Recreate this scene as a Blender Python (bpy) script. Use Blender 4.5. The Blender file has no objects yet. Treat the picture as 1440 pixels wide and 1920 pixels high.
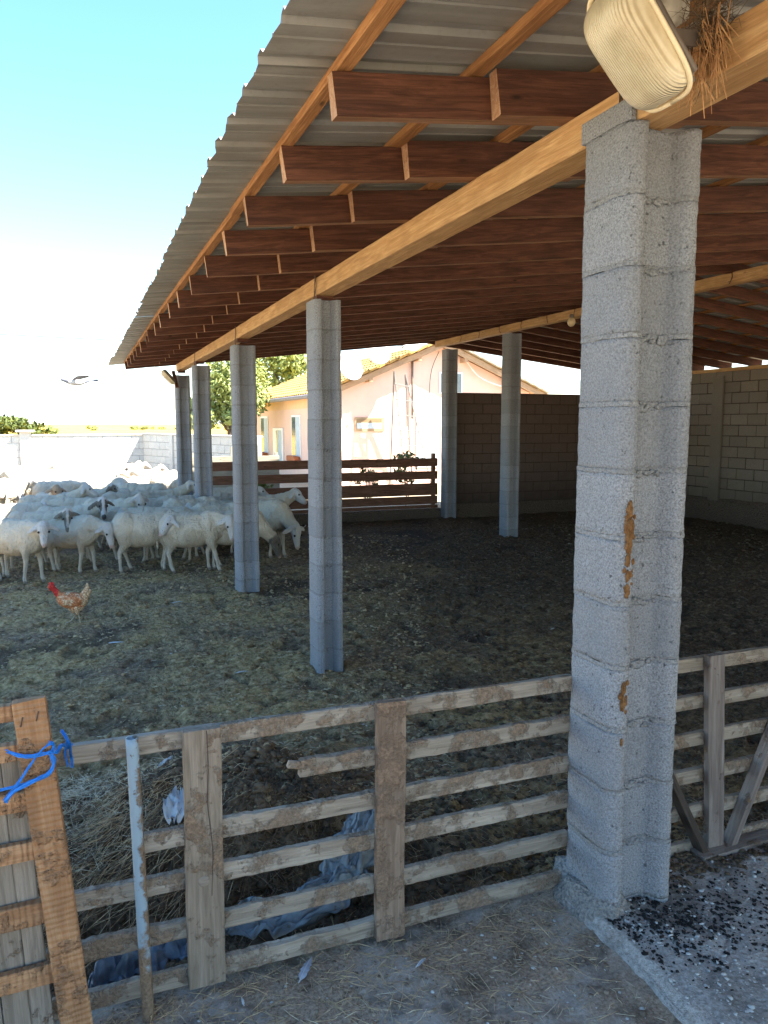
import bpy, bmesh, math, random
import numpy as np
from mathutils import Vector, Matrix, noise as mnoise
R = math.radians
rnd = random.Random(7)
npr = np.random.RandomState(5)
scene = bpy.context.scene
COL = scene.collection

# ------------------------------------------------------------------ camera, sky, sun, exposure
CAMZ = 1.83
cam_d = bpy.data.cameras.new('camera'); cam = bpy.data.objects.new('camera', cam_d); COL.objects.link(cam)
cam.location = (0, 0, CAMZ)
cam.rotation_euler = (R(90 - 6.492), 0, R(-21.335))
cam_d.sensor_width = 36; cam_d.sensor_fit = 'AUTO'; cam_d.lens = 27.19
cam_d.clip_start = 0.05; cam_d.clip_end = 9000
scene.camera = cam

SUN = Vector((0.66, -0.40, 1.0)).normalized()
elev = math.asin(SUN.z); azim = math.atan2(SUN.x, SUN.y)
world = bpy.data.worlds.new('World'); scene.world = world; world.use_nodes = True
wn = world.node_tree.nodes; wl = world.node_tree.links; wn.clear()
sky = wn.new('ShaderNodeTexSky'); sky.sky_type = 'NISHITA'; sky.sun_disc = False
sky.sun_elevation = elev; sky.sun_rotation = azim; sky.altitude = 200
sky.air_density = 1.0; sky.dust_density = 0.5; sky.ozone_density = 1.1
bg = wn.new('ShaderNodeBackground'); bg.inputs['Strength'].default_value = 0.085
wo = wn.new('ShaderNodeOutputWorld')
hs = wn.new('ShaderNodeHueSaturation'); hs.inputs['Saturation'].default_value = 1.20; hs.inputs['Hue'].default_value = .493
wl.new(sky.outputs[0], hs.inputs['Color']); wl.new(hs.outputs[0], bg.inputs[0]); wl.new(bg.outputs[0], wo.inputs[0])
sd = bpy.data.lights.new('sun', 'SUN'); sd.energy = 5.0; sd.angle = R(0.5); sd.color = (1.0, 0.93, 0.82)
so = bpy.data.objects.new('sun', sd); COL.objects.link(so)
so.rotation_euler = (-SUN).to_track_quat('-Z', 'Y').to_euler(); so.location = (10, -8, 20)
scene.view_settings.view_transform = 'Standard'; scene.view_settings.look = 'None'
scene.view_settings.exposure = 2.65; scene.view_settings.gamma = 1.0; scene.view_settings.use_curve_mapping = False
scene.cycles.use_denoising = True
scene.cycles.max_bounces = 10; scene.cycles.diffuse_bounces = 6
scene.cycles.use_adaptive_sampling = True

# ------------------------------------------------------------------ helpers
WM = {}
def link(o, parent=None, M=None):
    COL.objects.link(o)
    M = M if M is not None else Matrix.Identity(4)
    WM[o.name] = M
    if parent is not None:
        o.parent = parent
        o.matrix_basis = WM[parent.name].inverted() @ M
    else:
        o.matrix_basis = M
    return o

def tag(o, label=None, cat=None, group=None, kind=None):
    if label: o['label'] = label
    if cat: o['category'] = cat
    if group: o['group'] = group
    if kind: o['kind'] = kind
    return o

def empty(name, loc, label=None, cat=None, group=None, kind=None, rz=0):
    o = bpy.data.objects.new(name, None); o.empty_display_size = .1
    link(o, None, Matrix.Translation(loc) @ Matrix.Rotation(rz, 4, 'Z'))
    return tag(o, label, cat, group, kind)

def obj(name, me, mat=None, parent=None, M=None, smooth=None):
    if mat is not None and len(me.materials) == 0:
        for m in (mat if isinstance(mat, (list, tuple)) else [mat]): me.materials.append(m)
    if smooth is not None and len(me.polygons):
        me.polygons.foreach_set('use_smooth', [smooth] * len(me.polygons))
    o = bpy.data.objects.new(name, me)
    return link(o, parent, M)

def mesh(name, v, f):
    me = bpy.data.meshes.new(name); me.from_pydata(v, [], f); me.update(); return me

def np_mesh(name, V, F):
    """V (n,3), F (m,4) or (m,3) numpy"""
    me = bpy.data.meshes.new(name)
    k = F.shape[1]
    me.vertices.add(len(V)); me.vertices.foreach_set('co', V.astype(np.float32).ravel())
    me.loops.add(F.size); me.loops.foreach_set('vertex_index', F.astype(np.int32).ravel())
    me.polygons.add(len(F))
    me.polygons.foreach_set('loop_start', np.arange(0, F.size, k, dtype=np.int32))
    me.update(calc_edges=True); me.validate(); return me

def T(x, y, z): return Matrix.Translation((x, y, z))

# numpy value noise
_perm = npr.rand(256, 256)
def vnoise(x, y):
    xi = np.floor(x).astype(int); yi = np.floor(y).astype(int)
    fx = x - xi; fy = y - yi; fx = fx * fx * (3 - 2 * fx); fy = fy * fy * (3 - 2 * fy)
    a = _perm[xi & 255, yi & 255]; b = _perm[(xi + 1) & 255, yi & 255]
    c = _perm[xi & 255, (yi + 1) & 255]; d = _perm[(xi + 1) & 255, (yi + 1) & 255]
    return (a * (1 - fx) + b * fx) * (1 - fy) + (c * (1 - fx) + d * fx) * fy
def fbm(x, y, oct=4, g=.5):
    s = 0; a = 1; t = 0
    for i in range(oct):
        s = s + a * vnoise(x + 17.3 * i, y + 9.1 * i); t += a; a *= g; x = x * 2.03; y = y * 2.03
    return s / t - .5
def sst(a, b, x):
    t = np.clip((x - a) / (b - a), 0, 1); return t * t * (3 - 2 * t)

# ------------------------------------------------------------------ node material helpers
class NT:
    def __init__(s, name, rough=.85, spec=.3):
        s.m = bpy.data.materials.new(name); s.m.use_nodes = True
        s.n = s.m.node_tree.nodes; s.l = s.m.node_tree.links
        s.p = s.n['Principled BSDF']; s.p.inputs['Roughness'].default_value = rough
        s.p.inputs['Specular IOR Level'].default_value = spec
        s.tc = s.n.new('ShaderNodeTexCoord')
    def co(s, scale=(1, 1, 1), rand=True, src='Object'):
        mp = s.n.new('ShaderNodeMapping'); mp.inputs['Scale'].default_value = scale
        s.l.new(s.tc.outputs[src], mp.inputs['Vector'])
        if rand:
            oi = s.n.new('ShaderNodeObjectInfo')
            mu = s.n.new('ShaderNodeMath'); mu.operation = 'MULTIPLY'; mu.inputs[1].default_value = 37.0
            s.l.new(oi.outputs['Random'], mu.inputs[0])
            s.l.new(mu.outputs[0], mp.inputs['Location'])
        return mp.outputs[0]
    def noise(s, vec, scale=5, detail=4, rough=.6, dist=0):
        n = s.n.new('ShaderNodeTexNoise'); n.inputs['Scale'].default_value = scale
        n.inputs['Detail'].default_value = detail; n.inputs['Roughness'].default_value = rough
        n.inputs['Distortion'].default_value = dist
        s.l.new(vec, n.inputs['Vector']); return n.outputs['Fac']
    def voro(s, vec, scale=50, feat='F1', out='Distance', rnds=1):
        n = s.n.new('ShaderNodeTexVoronoi'); n.feature = feat; n.inputs['Scale'].default_value = scale
        n.inputs['Randomness'].default_value = rnds
        s.l.new(vec, n.inputs['Vector']); return n.outputs[out]
    def ramp(s, fac, stops):
        r = s.n.new('ShaderNodeValToRGB'); e = r.color_ramp.elements
        while len(e) < len(stops): e.new(.5)
        for i, (p, c) in enumerate(stops):
            e[i].position = p; e[i].color = (*c, 1) if len(c) == 3 else c
        s.l.new(fac, r.inputs[0]); return r.outputs[0]
    def fr(s, fac, a, b):
        return s.ramp(fac, [(a, (0, 0, 0)), (b, (1, 1, 1))])
    def mix(s, fac, a, b, mode='MIX'):
        m = s.n.new('ShaderNodeMix'); m.data_type = 'RGBA'; m.blend_type = mode
        for sock, v in ((m.inputs[0], fac), (m.inputs[6], a), (m.inputs[7], b)):
            if isinstance(v, (int, float)): sock.default_value = v
            elif isinstance(v, tuple): sock.default_value = (*v, 1)
            else: s.l.new(v, sock)
        return m.outputs[2]
    def math(s, op, a, b=0):
        m = s.n.new('ShaderNodeMath'); m.operation = op
        for i, v in enumerate((a, b)):
            if isinstance(v, (int, float)): m.inputs[i].default_value = v
            else: s.l.new(v, m.inputs[i])
        return m.outputs[0]
    def rand(s):
        return s.n.new('ShaderNodeObjectInfo').outputs['Random']
    def attr(s, name, sep=False):
        a = s.n.new('ShaderNodeAttribute'); a.attribute_name = name
        if not sep: return a.outputs['Color']
        p = s.n.new('ShaderNodeSeparateColor'); s.l.new(a.outputs['Color'], p.inputs[0]); return p.outputs
    def color(s, c):
        if isinstance(c, tuple): s.p.inputs['Base Color'].default_value = (*c, 1)
        else: s.l.new(c, s.p.inputs['Base Color'])
        return s
    def bump(s, h, dist=.01, strength=1.0, prev=None):
        b = s.n.new('ShaderNodeBump'); b.inputs['Distance'].default_value = dist
        b.inputs['Strength'].default_value = strength; s.l.new(h, b.inputs['Height'])
        if prev is not None: s.l.new(prev, b.inputs['Normal'])
        s.l.new(b.outputs[0], s.p.inputs['Normal']); return b.outputs[0]

def wood(name, c_lo, c_hi, crust=0.0, crust_c=(.16, .10, .06), rough=.75, dark=.5, grain=1.0, knots=True, zdark=None):
    t = NT(name, rough, .25)
    v = t.co((2.2 * grain, 26 * grain, 26 * grain))
    g = t.noise(v, 1.6, 6, .65, .8)
    base = t.ramp(g, [(.28, tuple(c * dark for c in c_lo)), (.45, c_lo), (.62, c_hi), (.8, c_lo)])
    v2 = t.co((5, 190, 190)); g2 = t.noise(v2, 1.0, 3, .6)
    base = t.mix(t.math('MULTIPLY', t.fr(g2, .35, .7), .5), base, tuple(c * .55 for c in c_lo))
    v3 = t.co((1, 1, 1)); big = t.noise(v3, 3.0, 3)
    base = t.mix(t.math('MULTIPLY', t.fr(big, .45, .75), .45), base, tuple(c * .5 for c in c_lo))
    base = t.mix(t.math('MULTIPLY', t.rand(), .35), base, tuple(c * .6 for c in c_lo))
    if knots:
        kv = t.co((3.2, 9, 9)); k = t.voro(kv, 1.0)
        base = t.mix(t.ramp(k, [(.03, (1, 1, 1)), (.10, (0, 0, 0))]), base, tuple(c * .3 for c in c_lo))
    b1 = t.bump(t.math('ADD', g2, t.math('MULTIPLY', g, 1.5)), .0035, .7)
    if crust > 0:
        cv = t.co((9, 9, 9)); cn = t.noise(cv, 1.0, 6, .7)
        m = t.fr(cn, .62 - crust * .3, .70 - crust * .3)
        fine = t.noise(t.co((1, 1, 1)), 90, 4, .7)
        cc = t.ramp(fine, [(.3, tuple(c * .5 for c in crust_c)), (.7, tuple(c * 1.45 for c in crust_c))])
        base = t.mix(m, base, cc)
        t.bump(t.math('MULTIPLY', t.math('ADD', fine, .6), m), .008, .8, b1)
    t.color(base); return t.m

def block_mat(name, c=(.36, .35, .335), amp=.004, dirt=0.0, dirt_c=(.10, .075, .055), scale=1.0, tint=.25):
    t = NT(name, .93, .15)
    v = t.co((1, 1, 1))
    ag = t.voro(v, 135 * scale, 'F1'); n1 = t.noise(v, 165 * scale, 3, .75)
    pit = t.noise(v, 55 * scale, 2, .5)
    big = t.noise(v, 5, 4, .6)
    col = t.ramp(n1, [(.30, tuple(x * .42 for x in c)), (.5, c), (.70, tuple(min(1, x * 1.45) for x in c))])
    col = t.mix(t.fr(pit, .68, .74), col, tuple(x * .35 for x in c))
    col = t.mix(t.math('MULTIPLY', t.fr(big, .4, .75), .35), col, tuple(x * .72 for x in c))
    col = t.mix(t.math('MULTIPLY', t.rand(), tint), col, tuple(x * .62 for x in c))
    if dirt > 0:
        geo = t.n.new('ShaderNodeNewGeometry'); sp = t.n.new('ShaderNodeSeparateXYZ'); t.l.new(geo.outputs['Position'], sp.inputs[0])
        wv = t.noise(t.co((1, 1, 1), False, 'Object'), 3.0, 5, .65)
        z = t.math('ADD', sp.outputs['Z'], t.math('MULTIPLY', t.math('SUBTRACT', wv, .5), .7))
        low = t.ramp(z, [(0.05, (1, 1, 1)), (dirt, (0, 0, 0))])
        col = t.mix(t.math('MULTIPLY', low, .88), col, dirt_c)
    t.color(col)
    h = t.math('ADD', t.math('MULTIPLY', ag, 1.0), t.math('MULTIPLY', n1, .6))
    h = t.math('SUBTRACT', h, t.math('MULTIPLY', t.fr(pit, .68, .74), .8))
    t.bump(h, amp, 1.0); return t.m

def plain(name, c, rough=.6, spec=.4, metal=0, var=.25, sc=8, bumpd=0):
    t = NT(name, rough, spec); t.p.inputs['Metallic'].default_value = metal
    n = t.noise(t.co(), sc, 5, .65)
    t.color(t.ramp(n, [(.3, tuple(x * (1 - var) for x in c)), (.7, tuple(min(1, x * (1 + var)) for x in c))]))
    if bumpd: t.bump(t.noise(t.co(), sc * 8, 3), bumpd, .8)
    return t.m

M_beam = wood('beam_pine', (.50, .28, .12), (.66, .42, .20), rough=.7, dark=.7)
M_beam_end = wood('beam_end', (.40, .20, .08), (.55, .30, .13))
M_rafter = wood('stained_rafter', (.085, .032, .018), (.17, .066, .037), dark=.35)
M_under = wood('bounce_lit_underside', (.26, .125, .065), (.40, .21, .12))  # paler wood colour paints bounced ground light onto the rafter undersides
M_rafter_end = wood('rafter_end', (.42, .22, .12), (.58, .36, .22))
M_batten = wood('batten_pine', (.34, .15, .055), (.50, .25, .10))
M_rail = wood('grey_rail_wood', (.30, .245, .19), (.42, .36, .29), crust=.42, crust_c=(.215, .155, .11), dark=.55)
M_post = wood('grey_post_wood', (.27, .21, .155), (.40, .32, .25), crust=.30, crust_c=(.22, .15, .10), dark=.5)
M_postred = wood('brown_post_wood', (.23, .16, .115), (.34, .245, .18), crust=.5, crust_c=(.215, .145, .10), dark=.5)
M_rpost = wood('violet_grey_wood', (.20, .16, .14), (.30, .26, .23), crust=.12, dark=.5)
M_gate = wood('gate_wood', (.38, .195, .095), (.52, .31, .165), crust=.30, crust_c=(.24, .14, .08), dark=.6)
_t = NT.__new__(NT); _t.m = M_gate; _t.n = M_gate.node_tree.nodes; _t.l = M_gate.node_tree.links; _t.p = _t.n['Principled BSDF']; _t.tc = [q for q in _t.n if q.type == 'TEX_COORD'][0]
_w = _t.n.new('ShaderNodeTexWave'); _w.wave_type = 'BANDS'; _w.bands_direction = 'X'; _w.inputs['Scale'].default_value = 19; _w.inputs['Distortion'].default_value = 5.5; _w.inputs['Detail'].default_value = 3
_t.l.new(_t.co((1, .35, .35)), _w.inputs['Vector']); _prev = _t.p.inputs['Normal'].links[0].from_socket
_t.bump(_w.outputs['Fac'], .004, .7, _prev)
_bc = _t.p.inputs['Base Color'].links[0].from_socket
_t.color(_t.mix(_t.math('MULTIPLY', _w.outputs['Fac'], .2), _bc, (.26, .13, .055)))
M_gateold = wood('old_plank_wood', (.27, .22, .17), (.37, .31, .25), dark=.4, crust=.1)
M_fence = wood('dark_board_wood', (.17, .078, .046), (.27, .14, .09), dark=.5)
M_brace = wood('dark_brace_wood', (.055, .04, .032), (.10, .075, .06), dark=.5)
M_palefence = wood('pale_board_wood', (.42, .38, .30), (.55, .50, .42))
M_block = block_mat('pillar_block', (.255, .262, .280), .0035, tint=.45)
M_mortar = block_mat('mortar', (.24, .243, .25), .004, scale=.8)
M_mortar2 = block_mat('far_mortar', (.215, .215, .225), .003)
M_plinth = block_mat('plinth_concrete', (.27, .255, .24), .010, scale=.6)
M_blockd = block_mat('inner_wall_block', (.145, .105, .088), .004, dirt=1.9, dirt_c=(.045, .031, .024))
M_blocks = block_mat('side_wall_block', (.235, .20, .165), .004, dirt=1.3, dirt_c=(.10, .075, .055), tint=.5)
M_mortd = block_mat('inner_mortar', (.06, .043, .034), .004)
M_blocky = block_mat('yard_wall_block', (.62, .60, .56), .003, tint=.18)
M_mortaly = block_mat('yard_wall_mortar', (.34, .33, .31), .003)
M_foot = block_mat('footing_concrete', (.12, .09, .07), .02, scale=.25, dirt=.3)
M_mud = NT('dried_mud', .95, .1)
_c = M_mud.noise(M_mud.co(), 60, 5, .7); M_mud.color(M_mud.ramp(_c, [(.3, (.10, .045, .018)), (.7, (.30, .16, .07))])); M_mud.bump(_c, .01); M_mud = M_mud.m
M_wire = plain('rusty_wire', (.07, .04, .03), .6, .4)

# corrugated roof underside: dull galvanised, rust dust streaks
_t = NT('galvanised_sheet', .55, .35); _t.p.inputs['Metallic'].default_value = .15
_v = _t.co((1, 14, 14)); _n = _t.noise(_v, 1.2, 5, .6); _n2 = _t.noise(_t.co(), 2.2, 5, .65); _n3 = _t.noise(_t.co(), 40, 3, .6)
_c = _t.ramp(_n, [(.3, (.23, .225, .21)), (.7, (.35, .34, .32))])
_c = _t.mix(_t.math('MULTIPLY', _t.fr(_n2, .42, .72), .6), _c, (.19, .165, .135))
_c = _t.mix(_t.math('MULTIPLY', _t.fr(_n3, .55, .8), .4), _c, (.17, .14, .11))
_t.color(_c); _t.bump(_n3, .001, .4); M_sheet = _t.m

# ------------------------------------------------------------------ mesh builders
def plank(name, L, w, h, nseg=1, jit=0.0, bev=.003, seed=0, crust=0.0):
    """board along local X centred at origin, w along Y, h along Z; 8-point cross-section"""
    r = random.Random(seed); v = []; f = []
    hw, hh = w / 2, h / 2; b = min(bev, hw * .4, hh * .4)
    prof = [(-hw + b, -hh), (hw - b, -hh), (hw, -hh + b), (hw, hh - b), (hw - b, hh), (-hw + b, hh), (-hw, hh - b), (-hw, -hh + b)]
    n = nseg + 1
    for i in range(n):
        x = -L / 2 + L * i / nseg
        for k, (y, z) in enumerate(prof):
            q = Vector((x * 3 + seed * 3.7, k * .9, seed))
            dy = mnoise.noise(q) * jit; dz = mnoise.noise(q + Vector((9, 5, 2))) * jit
            if crust and z > hh * .4:
                c = mnoise.noise(Vector((x * 9 + seed * 5.1, 3.3, seed))); c2 = mnoise.noise(Vector((x * 42 + seed, k * .7, 1.2))); c3 = mnoise.noise(Vector((x * 120 + seed, k, 1.2)))
                dz += crust * max(0, c + .2) * (.35 + .9 * max(0, c2 + .3)) + crust * .22 * c3
            if crust and y < 0:
                dy -= crust * .45 * max(0, mnoise.noise(Vector((x * 30 + seed * 2.2, z * 60, 7))))
            v.append((x + (r.uniform(-1, 1) * jit if i in (0, nseg) else 0), y + dy, z + dz))
    for i in range(nseg):
        for k in range(8):
            k2 = (k + 1) % 8
            f.append((i * 8 + k, i * 8 + k2, (i + 1) * 8 + k2, (i + 1) * 8 + k))
    f.append(tuple(range(7, -1, -1))); f.append(tuple(nseg * 8 + k for k in range(8)))
    me = mesh(name, v, f)
    # orient
    bm = bmesh.new(); bm.from_mesh(me); bmesh.ops.recalc_face_normals(bm, faces=bm.faces); bm.to_mesh(me); bm.free()
    mi = [2 if (q < nseg * 8 and q % 8 == 0) else 0 for q in range(len(f) - 2)] + [1, 1]
    me['ends'] = 1
    return me, mi

def board(name, p0, p1, w, h, mat, parent=None, up=(0, 0, 1), end=None, under=None, **kw):
    p0 = Vector(p0); p1 = Vector(p1); d = p1 - p0; L = d.length; x = d.normalized()
    u = Vector(up); y = u.cross(x).normalized(); z = x.cross(y)
    M = Matrix(((x.x, y.x, z.x, 0), (x.y, y.y, z.y, 0), (x.z, y.z, z.z, 0), (0, 0, 0, 1)))
    M = T(*((p0 + p1) / 2)) @ M
    kw.setdefault('seed', rnd.randint(0, 999))
    me, mi = plank(name, L, w, h, **kw)
    mats = [mat, end or mat, under or mat] if (end or under) else [mat]
    o = obj(name, me, mats, parent, M)
    if end or under: me.polygons.foreach_set('material_index', mi)
    return o

def tube(name, pts, r, n=6, sub=4, mat=None, parent=None, M=None, taper=None, closed_ends=True):
    P = [Vector(p) for p in pts]
    if sub > 1 and len(P) > 2:
        Q = []
        for i in range(len(P) - 1):
            a = P[max(0, i - 1)]; b = P[i]; c = P[i + 1]; d = P[min(len(P) - 1, i + 2)]
            for k in range(sub):
                t = k / sub
                Q.append(.5 * ((2 * b) + (-a + c) * t + (2 * a - 5 * b + 4 * c - d) * t * t + (-a + 3 * b - 3 * c + d) * t ** 3))
        Q.append(P[-1]); P = Q
    v = []; f = []; m = len(P)
    prev = None
    for i, p in enumerate(P):
        d = (P[min(i + 1, m - 1)] - P[max(i - 1, 0)]).normalized()
        if prev is None:
            a = d.orthogonal().normalized()
        else:
            a = (prev - d * prev.dot(d)).normalized()
        prev = a; b = d.cross(a)
        rr = r if taper is None else r + (taper - r) * i / (m - 1)
        for k in range(n):
            t = 2 * math.pi * k / n
            v.append(p + (a * math.cos(t) + b * math.sin(t)) * rr)
    for i in range(m - 1):
        for k in range(n):
            k2 = (k + 1) % n
            f.append((i * n + k, i * n + k2, (i + 1) * n + k2, (i + 1) * n + k))
    if closed_ends:
        f.append(tuple(range(n - 1, -1, -1))); f.append(tuple((m - 1) * n + k for k in range(n)))
    if M is not None and parent is None: pass
    if parent is not None and M is None: M = WM[parent.name].copy() if False else Matrix.Identity(4)
    return obj(name, mesh(name, [tuple(q) for q in v], f), mat, parent, M, True)

def box_mesh(name, x0, x1, y0, y1, z0, z1, bev=0.0, seg=1):
    bm = bmesh.new(); bmesh.ops.create_cube(bm, size=1)
    for v in bm.verts:
        v.co = Vector((x0 + (v.co.x + .5) * (x1 - x0), y0 + (v.co.y + .5) * (y1 - y0), z0 + (v.co.z + .5) * (z1 - z0)))
    if bev: bmesh.ops.bevel(bm, geom=bm.edges[:], offset=bev, segments=seg, affect='EDGES')
    me = bpy.data.meshes.new(name); bm.to_mesh(me); bm.free(); return me

# ------------------------------------------------------------------ ground
def gh(x, y):
    """ground height, numpy"""
    x = np.asarray(x, float); y = np.asarray(y, float)
    h = .045 * fbm(x * .9, y * .9, 3) + .020 * fbm(x * 5, y * 5, 3)
    yard = 1 - sst(15, 24, y)
    h = h * (.25 + .75 * yard)
    lane = 1 - sst(2.20, 2.62, y)
    h = h * (1 - lane * .75) + lane * (.135 + .02 * sst(1.2, 1.6, x))
    m = np.exp(-((x - .62) / .62) ** 2) * sst(2.58, 3.02, y) * (1 - sst(3.25, 4.35, y))
    m2 = np.exp(-((x + .35) / .45) ** 2) * sst(2.55, 3.1, y) * (1 - sst(3.1, 4.2, y))
    h = h + .34 * m * (1 + .7 * fbm(x * 4, y * 4, 4)) + .17 * m2 * (1 + .8 * fbm(x * 5, y * 5, 3))
    h = h + .05 * np.exp(-((x - 6.6) / .8) ** 2) * 0
    return h
def ghf(x, y, scale=.016):
    """with fine clods"""
    near = 1 - sst(14, 20, y)
    lane = 1 - sst(2.15, 2.5, y)
    pile = np.exp(-((x - .4) / .95) ** 2) * sst(2.3, 2.8, y) * (1 - sst(3.5, 4.3, y))
    rid = np.abs(fbm(x * 16, y * 16, 3)) * 2
    f = fbm(x * 34, y * 34, 3)
    dn = -.024 * sst(.13, .22, fbm(x * 6.3 + 50, y * 6.3 + 8, 2)) * near * (1 - lane)
    tr = dn + .038 * (np.abs(fbm(x * 6.5 + 4, y * 6.5, 3)) * 2 - .35) * near * (1 - lane)
    return gh(x, y) + tr + near * (1 - .55 * lane) * (scale * 1.7 * f + .020 * (rid - .3)) + pile * .06 * fbm(x * 11 + 3, y * 14, 3) 

def axis(segs):
    out = []
    for a, b, s0, s1 in segs:
        p = a
        while p < b - 1e-6:
            out.append(p); t = (p - a) / (b - a); p += s0 * (s1 / s0) ** t
    out.append(segs[-1][1]); return np.array(out)
xs = axis([(-1500, -60, 400, 20), (-60, -6, 20, .6), (-6, -2.2, .3, .05), (-2.2, 3.4, .021, .021), (3.4, 12, .03, .12), (12, 60, .5, 12), (60, 1500, 20, 400)])
ys = axis([(-300, -12, 80, 5), (-12, .5, 1.5, .15), (.5, 1.1, .05, .02), (1.1, 6, .011, .03), (6, 15, .03, .10), (15, 30, .12, .8), (30, 400, 2, 60), (400, 4000, 100, 900)])
X, Y = np.meshgrid(xs, ys)
Z = ghf(X, Y)
nx, ny = len(xs), len(ys)
V = np.stack([X.ravel(), Y.ravel(), Z.ravel()], 1)
idx = np.arange(nx * ny).reshape(ny, nx)
F = np.stack([idx[:-1, :-1].ravel(), idx[:-1, 1:].ravel(), idx[1:, 1:].ravel(), idx[1:, :-1].ravel()], 1)
g_me = np_mesh('ground', V, F)
zone = np.zeros((nx * ny, 4), np.float32); zone[:, 3] = 1
xx, yy = V[:, 0], V[:, 1]
wob = fbm(xx * .8, yy * .8, 4) * 3
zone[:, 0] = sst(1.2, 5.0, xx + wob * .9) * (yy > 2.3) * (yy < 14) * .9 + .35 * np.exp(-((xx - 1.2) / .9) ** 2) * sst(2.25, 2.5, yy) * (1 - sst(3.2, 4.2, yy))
zone[:, 1] = 1 - sst(2.1, 2.35, yy + .15 * wob)
zone[:, 2] = np.exp(-((xx - .35) / .95) ** 2) * sst(2.25, 2.6, yy) * (1 - sst(3.7, 4.7, yy))
field = sst(26, 30, yy)
ca = g_me.color_attributes.new('zone', 'FLOAT_COLOR', 'POINT'); ca.data.foreach_set('color', np.clip(zone, 0, 1).ravel())
fa = np.zeros((nx * ny, 4), np.float32); fa[:, 0] = field; fa[:, 3] = 1
fa[:, 2] = np.clip(sst(.17, .26, fbm(xx * 1.0 + 31, yy * 1.0 + 7, 4)) + .55 * sst(.14, .22, fbm(xx * 6.3 + 50, yy * 6.3 + 8, 2)), 0, 1) * (yy > 2.3) * (yy < 14)
fa[:, 1] = np.maximum(sst(-1.7, -3.2, xx + .5 * wob), np.maximum(sst(.2, -1.2, yy), sst(14.5, 17, yy)))
cb = g_me.color_attributes.new('field', 'FLOAT_COLOR', 'POINT'); cb.data.foreach_set('color', fa.ravel())

t = NT('yard_ground', .95, .12)
v = t.co((1, 1, 1), False)
n1 = t.noise(v, 22, 6, .72); n2 = t.noise(v, 1.3, 5, .6); n3 = t.noise(v, 90, 4, .7); n4 = t.noise(v, 6, 4, .6)
olive = t.ramp(n1, [(.30, (.085, .055, .026)), (.5, (.40, .278, .130)), (.68, (.66, .48, .255))])
brown = t.ramp(n1, [(.30, (.06, .040, .025)), (.53, (.28, .20, .125)), (.72, (.48, .36, .24))])
c = t.mix(t.fr(n2, .42, .62), olive, brown)
c = t.mix(t.math('MULTIPLY', t.fr(n4, .60, .72), .6), c, (.025, .02, .017))
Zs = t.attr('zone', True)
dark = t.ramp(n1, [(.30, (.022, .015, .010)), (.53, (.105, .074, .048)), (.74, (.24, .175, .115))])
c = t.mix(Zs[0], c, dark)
pile = t.ramp(n1, [(.30, (.04, .026, .016)), (.55, (.16, .108, .068)), (.75, (.32, .22, .14))])
c = t.mix(Zs[2], c, pile)
lane = t.ramp(n3, [(.28, (.15, .10, .07)), (.5, (.35, .255, .18)), (.75, (.58, .45, .34))])
lane2 = t.ramp(n3, [(.3, (.31, .25, .20)), (.7, (.48, .41, .35))])
lane = t.mix(t.fr(t.noise(v, 2.6, 4, .6), .50, .60), lane, lane2)
lane = t.mix(t.math('MULTIPLY', t.fr(n4, .5, .68), .75), lane, (.05, .038, .028))
c = t.mix(Zs[1], c, lane)
Fs = t.attr('field', True)
fn = t.noise(v, .05, 4); fieldc = t.ramp(fn, [(.35, (.46, .30, .055)), (.7, (.56, .40, .10))])
c = t.mix(t.math('MULTIPLY', Fs[2], .75), c, (.055, .042, .034))
dusty = t.ramp(n1, [(.3, (.30, .245, .165)), (.6, (.50, .42, .30)), (.8, (.62, .54, .40))])  # dry sunlit ground made paler to bounce more warm light onto roof, pillars
c = t.mix(Fs[1], c, dusty)
c = t.mix(Fs[0], c, fieldc)
t.color(c)
h = t.math('MULTIPLY', t.math('ADD', n1, t.math('MULTIPLY', n3, .5)), t.math('SUBTRACT', 1.0, t.math('MULTIPLY', Zs[1], .75)))
t.bump(h, .03, .9)
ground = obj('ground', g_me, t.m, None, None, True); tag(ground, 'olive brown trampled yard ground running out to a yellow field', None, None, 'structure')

# concrete slab beside the near pillar
sx = np.linspace(0, 1, 150); sy = np.linspace(0, 1, 170)
SX, SY = np.meshgrid(sx, sy)
yv = -1.5 + SY * 3.68
x_edge = 1.515 + .02 * fbm(yv * 3, yv * 0 + 2, 3) * 2 + .018 * fbm(yv * 14, yv * 0 + 5, 2)
xv = x_edge + (SX ** 1.6) * 3.6
zv = .195 + .010 * fbm(xv * 4, yv * 4, 3) + .012 * fbm(xv * 28, yv * 28, 3)
edge = 1 - sst(0, .035, xv - x_edge); zv = zv - edge * .02
V = np.stack([xv.ravel(), yv.ravel(), zv.ravel()], 1)
n = 150; idx = np.arange(150 * 170).reshape(170, 150)
F = np.stack([idx[:-1, :-1].ravel(), idx[:-1, 1:].ravel(), idx[1:, 1:].ravel(), idx[1:, :-1].ravel()], 1)
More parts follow.
